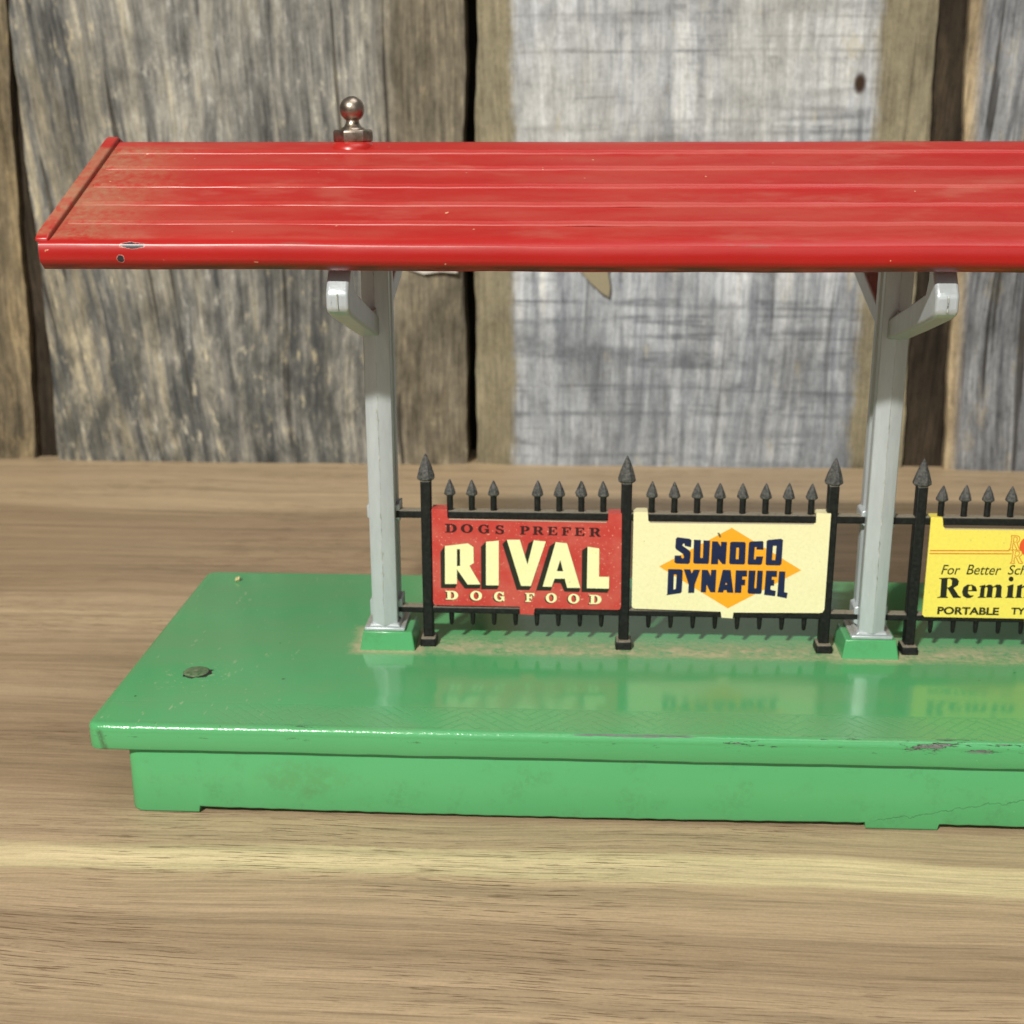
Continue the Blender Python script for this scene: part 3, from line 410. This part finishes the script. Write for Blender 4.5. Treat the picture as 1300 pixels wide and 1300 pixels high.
wall = bpy.data.objects.new('plank_wall', None); COL.objects.link(wall); wall.location = (0, WALL*S, 0)
tag(wall, 'weathered upright barn wood planks with dark gaps standing behind the toy platform', 'plank wall')
def rough_plank(x0b, x0t, x1b, x1t, y0, th, mat, seed, name='plank', zt=300, label=None, amp=0.5):
    rnd = random.Random(seed); bm = new(); nz, nx = 60, 14
    def wob(z, k): return amp*(math.sin(z*0.045+k*2.1+seed)+0.6*math.sin(z*0.13+k*5+seed*1.7)+0.35*math.sin(z*0.41+k*3.3))
    grid = []
    for j in range(nz+1):
        z = ZT + (zt-ZT)*j/nz; f = (z-ZT)/162.0; a = x0b+(x0t-x0b)*f+wob(z, 1); b = x1b+(x1t-x1b)*f+wob(z, 2); row = []
        for i in range(nx+1):
            u = i/nx; x = a+(b-a)*u; e = min(u, 1-u)*(b-a); dy = 1.6*max(0, 1-e/2.2)**2 + 0.45*math.sin(x*0.09+seed)+0.25*math.sin(z*0.05+x*0.21+seed)+rnd.uniform(-.07, .07)
            row.append((x, y0-WALL+dy, z))
        grid.append(row)
    V = [[bm.verts.new(p) for p in r] for r in grid]
    for j in range(nz):
        for i in range(nx): bm.faces.new((V[j][i], V[j][i+1], V[j+1][i+1], V[j+1][i]))
    Bk = [[bm.verts.new((r[0][0], y0-WALL+th, r[0][2])), bm.verts.new((r[-1][0], y0-WALL+th, r[-1][2]))] for r in grid]
    for j in range(nz):
        bm.faces.new((V[j][0], V[j+1][0], Bk[j+1][0], Bk[j][0])); bm.faces.new((V[j][-1], Bk[j][1], Bk[j+1][1], V[j+1][-1])); bm.faces.new((Bk[j][0], Bk[j+1][0], Bk[j+1][1], Bk[j][1]))
    o = link(name, bm, mat, wall, angle=50); o.location = (0, 0, 0)
    if label: o['label'] = label
    return o
rough_plank(-420, -420, -269.8, -263.2, WALL, 19, mat_plank('plank_edge', 2, 'edge'), 2)
rough_plank(-259.5, -261, -104.0, -103.0, WALL-1, 20, mat_plank('plank_left', 3.3, 'left'), 3, label='grey plank with cream streaks')
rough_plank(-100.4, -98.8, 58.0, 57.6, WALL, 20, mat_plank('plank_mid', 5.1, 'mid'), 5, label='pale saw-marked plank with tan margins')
rough_plank(74.0, 68.2, 190, 190, WALL-1, 20, mat_plank('plank_right', 7.7, 'right'), 8, label='dark grey plank with a cream edge')
rough_plank(193, 193, 380, 380, WALL, 20, mat_plank('plank_far_right', 9.1, 'left'), 11)
BAT = mat_plank('batten_wood', 6.2, 'batten')
rough_plank(-276, -276, -250, -250, WALL+5.0, 12, BAT, 12, 'batten'); rough_plank(52, 52, 82, 82, WALL+4.0, 12, BAT, 14, 'batten')
bm = new(); box(bm, -420, 380, 24, 34, ZT-20, 300); link('backing_board', bm, plain('backing', srgb(30, 26, 22), 0.9), wall, smooth=False)
# torn paper and a pale splinter stuck on the planks behind the roof
PAPER = plain('paper_scrap', srgb(206, 202, 192), 0.8)
def chip_on_wall(poly, y, mat, name):
    bm = new(); rings(bm, [[(x, y-WALL, z) for x, z in poly], [(x, y-WALL+0.8, z) for x, z in poly]]); return link(name, bm, mat, wall, smooth=False)
chip_on_wall([(-124, 71.5), (-118, 69.5), (-112, 70.5), (-106, 70), (-105, 78), (-124, 78)], WALL-3.2, PAPER, 'paper_scrap')
chip_on_wall([(-66, 78), (-62, 71), (-58, 66.5), (-54, 63), (-51.5, 61.5), (-51, 65), (-52, 71), (-50, 78)], WALL-2.2, plain('pale_splinter', srgb(150, 140, 114), 0.8), 'splinter')

# ------------------------------------------------------------------ the toy platform
root = bpy.data.objects.new('toy_station_platform', None); COL.objects.link(root); root.location = (0, 0, 0)
tag(root, 'old red roofed toy train station platform on a green base with advertising fence', 'toy platform')

def plan(inset, z, x0, x1, y0, y1, r, n=7, step=3.0):
    x0 += inset; x1 -= inset; y0 += inset; y1 -= inset; r = max(r-inset, 0.3); P = []
    for cx, cy, a0 in ((x1-r, y0+r, -90), (x1-r, y1-r, 0), (x0+r, y1-r, 90), (x0+r, y0+r, 180)):
        for k in range(n): a = math.radians(a0+90*k/(n-1)); P.append((cx+r*math.cos(a), cy+r*math.sin(a)))
    m = int((x1-x0-2*r)/step)
    for k in range(1, m): P.append((x0+r+(x1-x0-2*r)*k/m, y0))
    return [(x, y, z(x, y) if callable(z) else z) for x, y in P]
def ripple(x, s): return 0.04*math.sin(x*0.11+s)+0.03*math.sin(x*0.37+s*2)+0.02*math.sin(x*0.9+s)
# deck slab with a rounded top edge
bm = new(); N = 7
nP = int((306.4-5)/3.0)
def dplan(inset, z, wob=0.0):
    x0, x1, y0, y1, r = -153.2+inset, 153.2-inset, 0+inset, D-inset, max(2.6-inset, .4); P = []
    for cx, cy, a0 in ((x1-r, y0+r, -90), (x1-r, y1-r, 0), (x0+r, y1-r, 90), (x0+r, y0+r, 180)):
        for k in range(N): a = math.radians(a0+90*k/(N-1)); P.append((cx+r*math.cos(a), cy+r*math.sin(a)))
    for k in range(1, nP): P.append((x0+r+(x1-x0-2*r)*k/nP, y0))
    return [(x, y+wob*ripple(x, 1.0)*(1 if y < 3 else 0), z + (wob*ripple(x, 3.0)*(1 if y < 3 else 0))) for x, y in P]
rings(bm, [dplan(1.2, LIP), dplan(0.15, LIP, 1), dplan(0.0, LIP+.25, 1), dplan(0.0, 16.0, 1), dplan(.09, 16.45, .8), dplan(.30, 16.8, .6), dplan(.6, 17.0, .3), dplan(1.0, 17.1, .1), dplan(1.5, H)])
link('deck', bm, GREEN_D, root, angle=60)
# skirt with feet: bottom edge follows the casting
def bot(x, y):
    ax = abs(x)
    if ax > 133.0 or ax < 6.8: return ZT
    return ZT + 1.2 - 0.2*math.sin(math.pi*min(1, max(0, (ax-6.8)/126.0))) + 0.03*math.sin(x*1.7) + 0.05*math.sin(x*0.5)*math.sin(x*0.13)+0.03*math.sin(x*1.7) - 0.25*math.sin(math.pi*min(1, max(0, (ax-6.8)/126.0)))*0.9
def splan(inset, zf):
    x0, x1, y0, y1, r = -146.5+inset, 146.5-inset, 1.35+inset, D-1.35-inset, max(3.0-inset, .5); P = []
    for cx, cy, a0 in ((x1-r, y0+r, -90), (x1-r, y1-r, 0), (x0+r, y1-r, 90), (x0+r, y0+r, 180)):
        for k in range(N): a = math.radians(a0+90*k/(N-1)); P.append((cx+r*math.cos(a), cy+r*math.sin(a)))
    xs = [x0+r+(x1-x0-2*r)*k/140 for k in range(1, 140)] + [-133.02, -132.8, -6.82, -6.6, 6.6, 6.82, 132.8, 133.02]
    P += [(x, y0) for x in sorted(xs)]
    return [(x, y, zf(x, y) if callable(zf) else zf) for x, y in P]
bm = new()
rings(bm, [splan(3.0, lambda x, y: bot(x, y)+.02), splan(0.5, lambda x, y: bot(x, y)+.02), splan(0.12, lambda x, y: bot(x, y)+.2), splan(0.0, lambda x, y: bot(x, y)+.5), splan(0.0, LIP-.5), splan(0.3, LIP)], cap0=False)
link('base_skirt', bm, GREEN_S, root, angle=50)
# rivet head left in the deck, with chipped ring
bm = new(); lathe(bm, [(2.55, H-.2), (2.55, H+.12), (2.3, H+.26), (1.5, H+.33), (0.4, H+.35)], -138.9, 25.0, 28)
rv = link('rivet', bm, RIVET, root, smooth=True)
bm = new(); rr = random.Random(4); pts = []
for i in range(36):
    a = 2*math.pi*i/36; ang = math.atan2(math.sin(a), math.cos(a)); r = 2.62+0.18*rr.random() + (0.35+0.55*rr.random() if -2.6 < ang < 0.45 else 0)*(1 if rr.random() > .25 else .3); pts.append((-138.8+r*math.cos(a), 25.0+r*math.sin(a)))
rings(bm, [[(x, y, H-.1) for x, y in pts], [(x, y, H+.03) for x, y in pts]]); link('chipped_ring', bm, plain('bare_dark_metal', srgb(34, 34, 32), 0.45), rv, smooth=False)

# plinths under the posts
for px in (-101.3, 0.2, 101.5):
    bm = new(); box(bm, px-5.95, px+5.95, 38.0, 49.2, H-.3, 21.2, (0.75, 0.75)); link('post_plinth', bm, GREEN_S, root, bevel=0.25)

# posts
def make_post(px):
    bm = new()
    half, cr = 2.7, 0.75
    def sec(z, k=0, s=1.0, dy=0):
        j = 0.03*math.sin(z*1.3+k)
        return [(px-half*s, 40.0-dy+j, z), (px-0.12, 38.95-dy, z), (px+0.12, 38.95-dy, z), (px+half*s, 40.0-dy-j, z), (px+half*s, 42.2, z), (px+1.5*s, 43.4, z), (px+half*s, 44.8, z), (px+half*s, 47.2, z), (px-half*s, 47.2, z), (px-half*s, 44.8, z), (px-1.5*s, 43.4, z), (px-half*s, 42.2, z)]
    rings(bm, [sec(z, i, 1.0) for i, z in enumerate([22.4+i*4.3 for i in range(23)])])
    o = link('post', bm, SILVER, root, bevel=0.18, angle=25)
    sm_ = new(); rnd = random.Random(int(px)+200); zs = [22.8+i*.75 for i in range(100)]
    W = [((.12+.30*rnd.random()**2*(1 if 28 < z < 72 else .3)), .05*rnd.random()*(1 if 28 < z < 72 else .3)+.02) for z in zs]
    rings(sm_, [[(px-w, 39.06, z), (px+rnd.uniform(-.1, .1), 38.94-h, z), (px+w, 39.06, z)] for z, (w, h) in zip(zs, W)]); link('casting_seam', sm_, SEAM, o, smooth=False)
    bm = new(); box(bm, px-4.3, px+4.3, 38.95, 48.4, 21.2, 22.0); box(bm, px-3.4, px+3.4, 39.15, 47.9, 22.003, 22.75, (.5, .25)); link('post_flange', bm, SILVER, o, bevel=0.22)
    for s in (-1, 1):        # lugs that hold the fence rails
        for z0, z1 in ((44.6, 48.6), (22.8, 27.6)):
            bm = new(); xa, xb = (px-half-.75, px-half+.5) if s < 0 else (px+half-.5, px+half+.75)
            prism_xz(bm, [(xa, z0+.9), (xb, z0), (xb, z1), (xa, z1-.5)], 42.0, 47.0); link('rail_lug', bm, SILVER, o, bevel=0.25)
    for s in (1, -1):        # front and rear roof brackets
        prof = [(40.2, 83.9), (38.5, 84.2), (24, 88.2), (8.4, 92.7), (6.0, 93.6), (5.2, 94.4), (5.2, 97.2), (6.2, 98.6), (8.8, 101.5), (9.4, 105.0), (12.4, 106), (11.6, 99.2), (12.8, 96.6), (25, 92.6), (40.2, 88.0)]
        bx_ = px-1.2 if px < -50 else px+.3
        bm = new(); prism_yz(bm, [((y if s > 0 else 87-y), z+.1) for y, z in prof], bx_-2.0, bx_+2.0); b = link('bracket', bm, SILVER, o, bevel=0.6, seg=3)
        if s > 0:
            bm = new(); prism_yz(bm, [(5.15, 94.3), (4.95, 94.6), (4.95, 97.0), (5.15, 97.3)], bx_-.14, bx_+.14); link('casting_seam', bm, SEAM, b, smooth=False)
            bm = new(); box(bm, px-.35, px+.35, 30.5, 39.3, 88.5, 89.8, (0, .2)); link('bracket_web', bm, SILVER, b)
    return o
posts = [make_post(-101.9), make_post(0.4), make_post(101.9)]

# roof
RY0, RZ0, RZ1, RYC = 2.2, 105.9, 121.5, M
th = math.atan2(RZ1-RZ0, RYC-RY0)
def mir(p): return [(2*M-y, z) for y, z in p]
outer = [(4.6, 101.25), (3.95, 101.35), (2.95, 102.25), (2.4, 102.75), (2.2, 103.3), (RY0, 105.55), (2.5, 106.0), (6.0, RZ0+(6.0-RY0)*math.tan(th)), (42.2, RZ1-.5), (43.5, RZ1-.12)]
inner = [(43.5, RZ1-1.8), (42.0, RZ1-2.2), (5.2, 105.3), (4.7, 104.6), (4.65, 101.6)]
prof = outer + mir(outer[:-1])[::-1] + mir(inner[1:])[::-1] + [inner[0]] + inner[1:]
bm = new(); xs = [-153.5+307.0*i/60 for i in range(61)]
rings(bm, [[(x, y, z + (0.12*math.sin(x*0.045+1)+0.05*math.sin(x*0.17+2))*(1 if y < 10 else .3) + (ripple(x, 2)*.8 if z < 102.2 else 0)) for y, z in prof] for x in xs], cap0=False, cap1=False)
roof = link('roof', bm, RED, root, angle=40)
bm = new()       # closed gable webs set in from both ends
for s in (-1, 1):
    x = s*146.0; P = [(4.6, 104.8), (43.5, 119.2), (82.4, 104.8)]; rings(bm, [[(x-.5, y, z) for y, z in P], [(x+.5, y, z) for y, z in P]])
    link('gable_web', bm, RED, roof, smooth=False); bm = new()
nv = (-math.sin(th), math.cos(th))
def slope_pt(y, h): z = RZ0+(y-RY0)*math.tan(th); return (y+nv[0]*h, z+nv[1]*h)
for side in (0, 1):
    for k, ry in enumerate((38.6, 31.6, 24.2, 17.0, 9.9)):
        bm = new(); c = [slope_pt(ry-.95, -.1), slope_pt(ry-.85, .14), slope_pt(ry-.55, .24), slope_pt(ry-.25, .27), slope_pt(ry-.05, .42), slope_pt(ry+.25, .44), slope_pt(ry+.6, .2), slope_pt(ry+.75, -.1)]
        if side: c = mir(c)
        xs2 = [-150.9, -150.5]+[-149+298*i/90 for i in range(91)]+[150.5, 150.9]
        rings(bm, [[(x, y, (z if abs(x) < 150.6 else z-.3)+0.03*math.sin(x*.21+k*2)+0.03*math.sin(x*.55+k*4)+0.02*math.sin(x*1.3+k)) for y, z in c] for x in xs2]); link('roof_rib', bm, RED, roof, angle=75)
    for s in (-1, 1):       # raised rims down the gable ends
        c0 = [slope_pt(2.9, -.2), slope_pt(3.0, .5), slope_pt(4.4, .95), slope_pt(42.6, .95), slope_pt(44.0, .8), slope_pt(44.2, -.4)]
        if side: c0 = mir(c0)
        bm = new(); xa, xb = (151.9, 154.3) if s > 0 else (-154.3, -151.9); prism_yz(bm, c0, xa, xb); link('roof_rim', bm, RED, roof, bevel=.5, seg=3)
# bosses and finials
for px in (-105.7, 105.7):
    bm = new(); lathe(bm, [(4.7, 117.2), (4.7, 119.3), (4.5, 120.3), (4.1, 121.0), (3.5, 121.45), (.5, 121.5)], px, M-.4, 36); link('finial_boss', bm, RED, roof, angle=60)
    bm = new(); lathe(bm, [(3.2, 121.35), (3.75, 121.45), (3.85, 121.7), (3.85, 123.35), (3.6, 123.7), (2.6, 123.75)], px, M, 6, math.radians(12)); fin = link('finial', bm, NICKEL, root, bevel=.15, angle=20)
    bm = new(); pr = [(2.5, 123.67), (2.35, 123.95), (1.75, 124.25), (1.35, 124.85), (1.25, 125.35)]; a0 = math.asin(1.25/2.42)
    pr += [(2.42*math.sin(a), 127.5-2.42*math.cos(a)) for a in [a0+(math.pi-a0)*i/16 for i in range(16)]] + [(.02, 129.92)]
    lathe(bm, pr, px, M, 40); link('ball', bm, NICKEL, fin, angle=60)

# fence
def rod(bm, x, y, z0, z1, rx, ry=None, n=10):
    ry = ry or rx; rings(bm, [[(x+rx*math.cos(2*math.pi*i/n), y+ry*math.sin(2*math.pi*i/n), z) for i in range(n)] for z in (z0, z1)])
def spear(bm, x, y, zb, zt, r, rr):
    h = zt-zb; n = 8; lx = rr.uniform(-.12, .12)*r
    P = [(r*.42, zb), (r*.97, zb+h*.13), (r, zb+h*.19), (r*.74, zb+h*.48), (r*.40, zb+h*.76), (r*.14, zb+h*.95), (r*.03, zt)]
    rings(bm, [[(x+q*math.cos(math.pi/8+2*math.pi*i/n)+lx*(z-zb)/h, y+q*.85*math.sin(math.pi/8+2*math.pi*i/n), z) for i in range(n)] for q, z in P])
FY = 43.1; rr = random.Random(11)
def fence_section(xa, xb, missing, posts_x, pick):
    bm = new()
    box(bm, xa, xb, FY-1.2, FY+1.3, 45.5, 47.15); box(bm, xa, xb, FY-1.15, FY+1.35, 24.35, 25.75)
    sec = link('fence_rails', bm, BLACK, root, bevel=.25)
    for fx in posts_x:
        bm = new(); box(bm, fx-1.1, fx+1.1, FY-1.3, FY+1.0, 18.9, 53.6); p = link('fence_post', bm, BLACK, sec, bevel=.3)
        bm = new(); box(bm, fx-1.75, fx+1.75, FY-2.5, FY+2.0, H-.15, 18.95, (.15, .15)); link('post_foot', bm, BLACK, sec, bevel=.3)
        bm = new(); spear(bm, fx, FY, 53.1, 59.2, 1.95, rr); link('spearhead', bm, SPEAR, sec, angle=28)
    for k, x in enumerate(pick):
        if k not in missing:
            bm = new(); rod(bm, x, FY, 47.0, 50.8, .66, .6); pk = link('picket', bm, BLACK, sec)
            bm = new(); spear(bm, x, FY, 50.1, 53.75+rr.uniform(-.15, .12), 1.28, rr); link('picket_head', bm, SPEAR, sec, angle=28)
        bm = new(); lathe(bm, [(.18, 21.5), (.42, 21.8), (.52, 23), (.58, 24.5)], x, FY-.3, 10); link('spike', bm, BLACK, sec)
    return sec
pk1 = [-87.95+4.57*k for k in range(8)]; pk2 = [-45.95+4.68*k for k in range(8)]
sec1 = fence_section(-99.6, -51.35, (3,), [-92.9, -51.2], pk1)
sec2 = fence_section(-51.05, -1.9, (), [-8.95], pk2)
sec3 = fence_section(2.6, 51.05, (), [8.9, 51.2], [-x for x in pk2][::-1])
sec4 = fence_section(51.35, 99.6, (), [92.9], [-x for x in pk1][::-1])
# broken sliver beside one picket of the first section
bm = new(); rings(bm, [[(-61.9, FY-.4, 51.2), (-61.6, FY-.4, 51.0), (-61.6, FY, 51.0)], [(-60.75, FY-.4, 53.8), (-60.55, FY-.4, 53.8), (-60.6, FY-.1, 53.8)]]); link('bent_sliver', bm, SPEAR, sec1, smooth=False)

# signs: plates whose ears hook over the top rail
SY = 41.55
def sign(outline, mat, label, ears):
    bm = new(); rings(bm, [[(x, SY, z) for x, z in outline], [(x, SY+.28, z) for x, z in outline]], cap0=False, cap1=False)
    y0, y1 = SY, SY+.28
    n = len(outline); vs = [Vector((x, z, 0)) for x, z in outline]; tr = tessellate_polygon([vs])
    bm.verts.ensure_lookup_table()
    for t_ in tr:
        try: bm.faces.new([bm.verts[i] for i in t_]); bm.faces.new([bm.verts[i+n] for i in t_])
        except ValueError: pass
    for xa, xb, zt in ears: box(bm, xa, xb, SY+.283, FY+1.7, zt-.32, zt-.03)
    o = link('sign', bm, mat, root, smooth=False); o['label'] = label; return o
def rimline(outline, k0, k1, mat, par):   # bare bright edge along the notch
    bm = new(); w = .13
    for (xa, za), (xb, zb) in zip(outline[k0:k1], outline[k0+1:k1+1]):
        d = Vector((xb-xa, zb-za)); d.normalize(); nx_, nz_ = d.y*w, -d.x*w
        rings(bm, [[(xa, SY-.05, za+.02), (xb, SY-.05, zb+.02), (xb-nx_*0, SY-.05, zb-w*1.1), (xa-nx_*0, SY-.05, za-w*1.1)], [(xa, SY+.1, za+.02), (xb, SY+.1, zb+.02), (xb, SY+.1, zb-w*1.1), (xa, SY+.1, za-w*1.1)]])
    return link('bare_edge', bm, mat, par, smooth=False)
EDGE = plain('bare_tin_edge', srgb(190, 178, 160), 0.5)
s1 = sign(T['sign1'], S_RED, 'red dog food sign with cream block letters', ((T['sign1'][0][0], T['sign1'][1][0], T['sign1'][0][1]), (T['sign1'][6][0], T['sign1'][7][0], T['sign1'][7][1])))
s2 = sign(T['sign2'], S_CREAM, 'cream fuel sign with orange diamond and blue letters', ((T['sign2'][0][0], T['sign2'][1][0], T['sign2'][0][1]), (T['sign2'][6][0], T['sign2'][7][0], T['sign2'][7][1])))
o3 = [(10.95, 47.0), (13.32, 47.0), (13.55, 45.35), (13.95, 44.95), (46.0, 44.95), (46.5, 45.35), (46.7, 47.0), (49.2, 47.0), (49.2, 26.0), (48.7, 25.45), (35.2, 25.4), (34.9, 24.1), (32.3, 24.1), (32.0, 25.45), (11.45, 25.5), (10.95, 26.0)]
s3 = sign(o3, S_YELL, 'yellow typewriter sign with black serif letters', ((o3[0][0], o3[1][0], 47.2), (o3[6][0], o3[7][0], 47.2)))
rimline(T['sign1'], 3, 4, EDGE, s1); rimline(T['sign2'], 3, 4, EDGE, s2); rimline(o3, 3, 4, EDGE, s3)

# --- printed figures: each a flat layer a few hundredths of a millimetre proud
def ell(cx, cy, rx, ry, n=22): return [(cx+rx*math.cos(2*math.pi*i/n), cy+ry*math.sin(2*math.pi*i/n)) for i in range(n)]
def arc(cx, cy, rx, ry, a0, a1, n=16): return [(cx+rx*math.cos(math.radians(a0+(a1-a0)*i/n)), cy+ry*math.sin(math.radians(a0+(a1-a0)*i/n))) for i in range(n+1)]
GL = {
 'D': [[(0,0),(.6,0),(.84,.1),(.97,.3),(1,.5),(.97,.7),(.84,.9),(.6,1),(0,1),(0,.88),(.13,.88),(.13,.12),(0,.12)], [(.41,.13),(.52,.13),(.64,.25),(.69,.5),(.64,.75),(.52,.87),(.41,.87)]],
 'O': [ell(.5,.5,.5,.52), ell(.5,.5,.22,.38)],
 'G': [arc(.5,.5,.5,.52,52,292)+[(.72,.04),(.8,.14),(.86,.02),(.97,.02),(.97,.40),(1,.52),(.56,.52),(.56,.40),(.68,.40),(.68,.22)]+arc(.5,.5,.22,.38,300,62)+[(.72,.78),(.80,.64),(.93,.64),(.93,1),(.84,1)]],
 'S': [[(0,.02),(.1,.02),(.14,.08),(.3,-.02),(.65,-.02),(.92,.1),(1,.3),(.92,.48),(.66,.58),(.36,.66),(.32,.77),(.42,.88),(.58,.87),(.78,.68),(.9,.68),(.9,.99),(.8,.99),(.76,.94),(.6,1.02),(.35,1.02),(.1,.9),(.02,.7),(.12,.52),(.5,.42),(.68,.34),(.68,.2),(.54,.11),(.36,.13),(.14,.36),(0,.36)]],
 'P': [[(0,0),(.58,0),(.58,.12),(.42,.12),(.42,.4),(.7,.4),(.93,.52),(1,.7),(.93,.88),(.7,1),(0,1),(0,.88),(.13,.88),(.13,.12),(0,.12)], [(.42,.52),(.58,.52),(.68,.7),(.58,.88),(.42,.88)]],
 'R': [[(0,0),(.5,0),(.5,.12),(.39,.12),(.39,.42),(.47,.42),(.66,.1),(.76,0),(1,0),(1,.12),(.93,.12),(.74,.45),(.87,.56),(.92,.72),(.85,.9),(.65,1),(0,1),(0,.88),(.12,.88),(.12,.12),(0,.12)], [(.39,.54),(.54,.54),(.63,.71),(.54,.88),(.39,.88)]],
 'E': [[(0,0),(.97,0),(1,.34),(.88,.34),(.75,.13),(.41,.13),(.41,.44),(.56,.44),(.6,.32),(.7,.32),(.7,.7),(.6,.7),(.56,.57),(.41,.57),(.41,.87),(.72,.87),(.84,.68),(.96,.68),(.94,1),(0,1),(0,.88),(.13,.88),(.13,.12),(0,.12)]],
 'F': [[(0,0),(.6,0),(.6,.12),(.41,.12),(.41,.42),(.56,.42),(.6,.3),(.7,.3),(.7,.7),(.6,.7),(.56,.55),(.41,.55),(.41,.87),(.72,.87),(.85,.66),(.98,.66),(.95,1),(0,1),(0,.88),(.13,.88),(.13,.12),(0,.12)]]}
def serif(items, dx=0, dz=0, grow=0):
    out = []
    for c, x0, z0, x1, z1 in items:
        out.append([[(x0-grow+u*(x1-x0+2*grow)+dx, z0-grow+v*(z1-z0+2*grow)+dz) for u, v in k] for k in GL[c]])
    return out
print_mesh('lettering', serif(T['dogs_prefer']), SY-.02, I_BROWN, s1)
print_mesh('letter_shade', T['rival_shade']+serif(T['dog_food'], -.24, -.17), SY-.02, I_BLACK, s1)
print_mesh('lettering', T['rival_face']+serif(T['dog_food']), SY-.045, I_CREAM, s1)
print_mesh('diamond', T['fuel_diamond'], SY-.02, I_ORANGE, s2)
print_mesh('lettering', T['fuel_letters'], SY-.045, I_BLUE, s2)
print_mesh('lettering', T['type_letters'], SY-.02, I_BLACK, s3)
print_mesh('rule_line', T['type_lines'], SY-.02, I_RUST, s3)
print_mesh('disc', T['type_disc'], SY-.02, I_VERM, s3)
# outlined monogram letters
RG = [(0,0),(.34,0),(.34,.07),(.27,.10),(.27,.46),(.38,.46),(.72,0),(1,0),(1,.07),(.92,.10),(.62,.50),(.80,.62),(.84,.78),(.76,.93),(.55,1),(0,1),(0,.93),(.08,.90),(.08,.10),(0,.07)]
def outline_quads(P, w, closed=True):
    out = []
    for i in range(len(P) if closed else len(P)-1):
        a, b = Vector(P[i]), Vector(P[(i+1) % len(P)]); d = (b-a); L = d.length
        if L < 1e-6: continue
        d /= L; n_ = Vector((-d.y, d.x))*w/2; out.append([[(a-n_)[:], (b-n_)[:], (b+n_)[:], (a+n_)[:]]])
    return out
q = []; fills = []
for x0, z0, x1, z1 in T['rr']:
    m_ = lambda u, v: (x0+(x1-x0)*u+.12*v, z0+(z1-z0)*v)
    P = [m_(*p) for p in RG]; Hh = [m_(*p) for p in [(.27,.55),(.5,.55),(.6,.66),(.6,.84),(.5,.91),(.27,.91)]]
    fills.append([P, Hh]); q.append((P, Hh))
print_mesh('monogram_fill', fills, SY-.03, S_YELL, s3)
for li, (P, Hh) in enumerate(q):
    # strokes are stepped in depth so that no two overlap in one plane
    bm = new()
    for k, shp in enumerate(outline_quads(P, .15)+outline_quads(Hh, .13)): flat(bm, shp, SY-.036-.0012*k-.001*li)
    for v in bm.verts: v.co *= S
    me = bpy.data.meshes.new('monogram'); bm.to_mesh(me); bm.free(); me.materials.append(I_RUST); o = bpy.data.objects.new('monogram', me); COL.objects.link(o); o.parent = s3
# sans lettering from the built-in face
def word(text, x0, z0, x1, z1, mat, shear=0.0, bold=0.0):
    cu = bpy.data.curves.new('w', 'FONT'); cu.body = text; cu.size = 1.0; cu.shear = shear; cu.offset = bold; cu.resolution_u = 5
    tmp = bpy.data.objects.new('w', cu); me = bpy.data.meshes.new_from_object(tmp); bpy.data.objects.remove(tmp); bpy.data.curves.remove(cu)
    X = [v.co.x for v in me.vertices]; Y = [v.co.y for v in me.vertices]; a, b = min(X), max(X); c, d = min(Y), max(Y)
    if bold < 0.02: c = 0.0
    for v in me.vertices: v.co = Vector(((x0+(v.co.x-a)/(b-a)*(x1-x0))*S, (SY-.02)*S, (z0+(v.co.y-c)/(d-c)*(z1-z0))*S))
    me.name = 'lettering'; me.materials.clear(); me.materials.append(mat); o = bpy.data.objects.new('lettering', me); COL.objects.link(o); o.parent = s3; return o
for w_, x0, z0, x1, z1 in T['font']:
    bold = w_.isupper(); word(w_, x0, z0, x1, z1, I_OLIVE, 0.0 if bold else 0.22, 0.04 if bold else 0.006)
# scuff on the cream sign
bm = new(); flat(bm, [[(-32.35, 43.3), (-31.95, 43.35), (-31.6, 42.75), (-31.55, 42.35), (-31.85, 42.3), (-32.1, 42.8)]], SY-.03)
for v in bm.verts: v.co *= S
me = bpy.data.meshes.new('scuff'); bm.to_mesh(me); me.materials.append(plain('scuff_grey', srgb(90, 84, 64))); o = bpy.data.objects.new('scuff', me); COL.objects.link(o); o.parent = s2

# pale crumb lying on the deck
bm = new(); bmesh.ops.create_icosphere(bm, subdivisions=2, radius=1.0)
for v in bm.verts: v.co = Vector((v.co.x*.55+.15*v.co.z, v.co.y*.8, v.co.z*.55)) * (1+.25*math.sin(v.co.x*5+v.co.y*3))
o = link('crumb', bm, plain('crumb', srgb(206, 190, 140), 0.8)); o.location = Vector((-143.9, 79.8, H+.5))*S
tag(o, 'tiny pale crumb lying on the back left corner of the green deck', 'crumb')
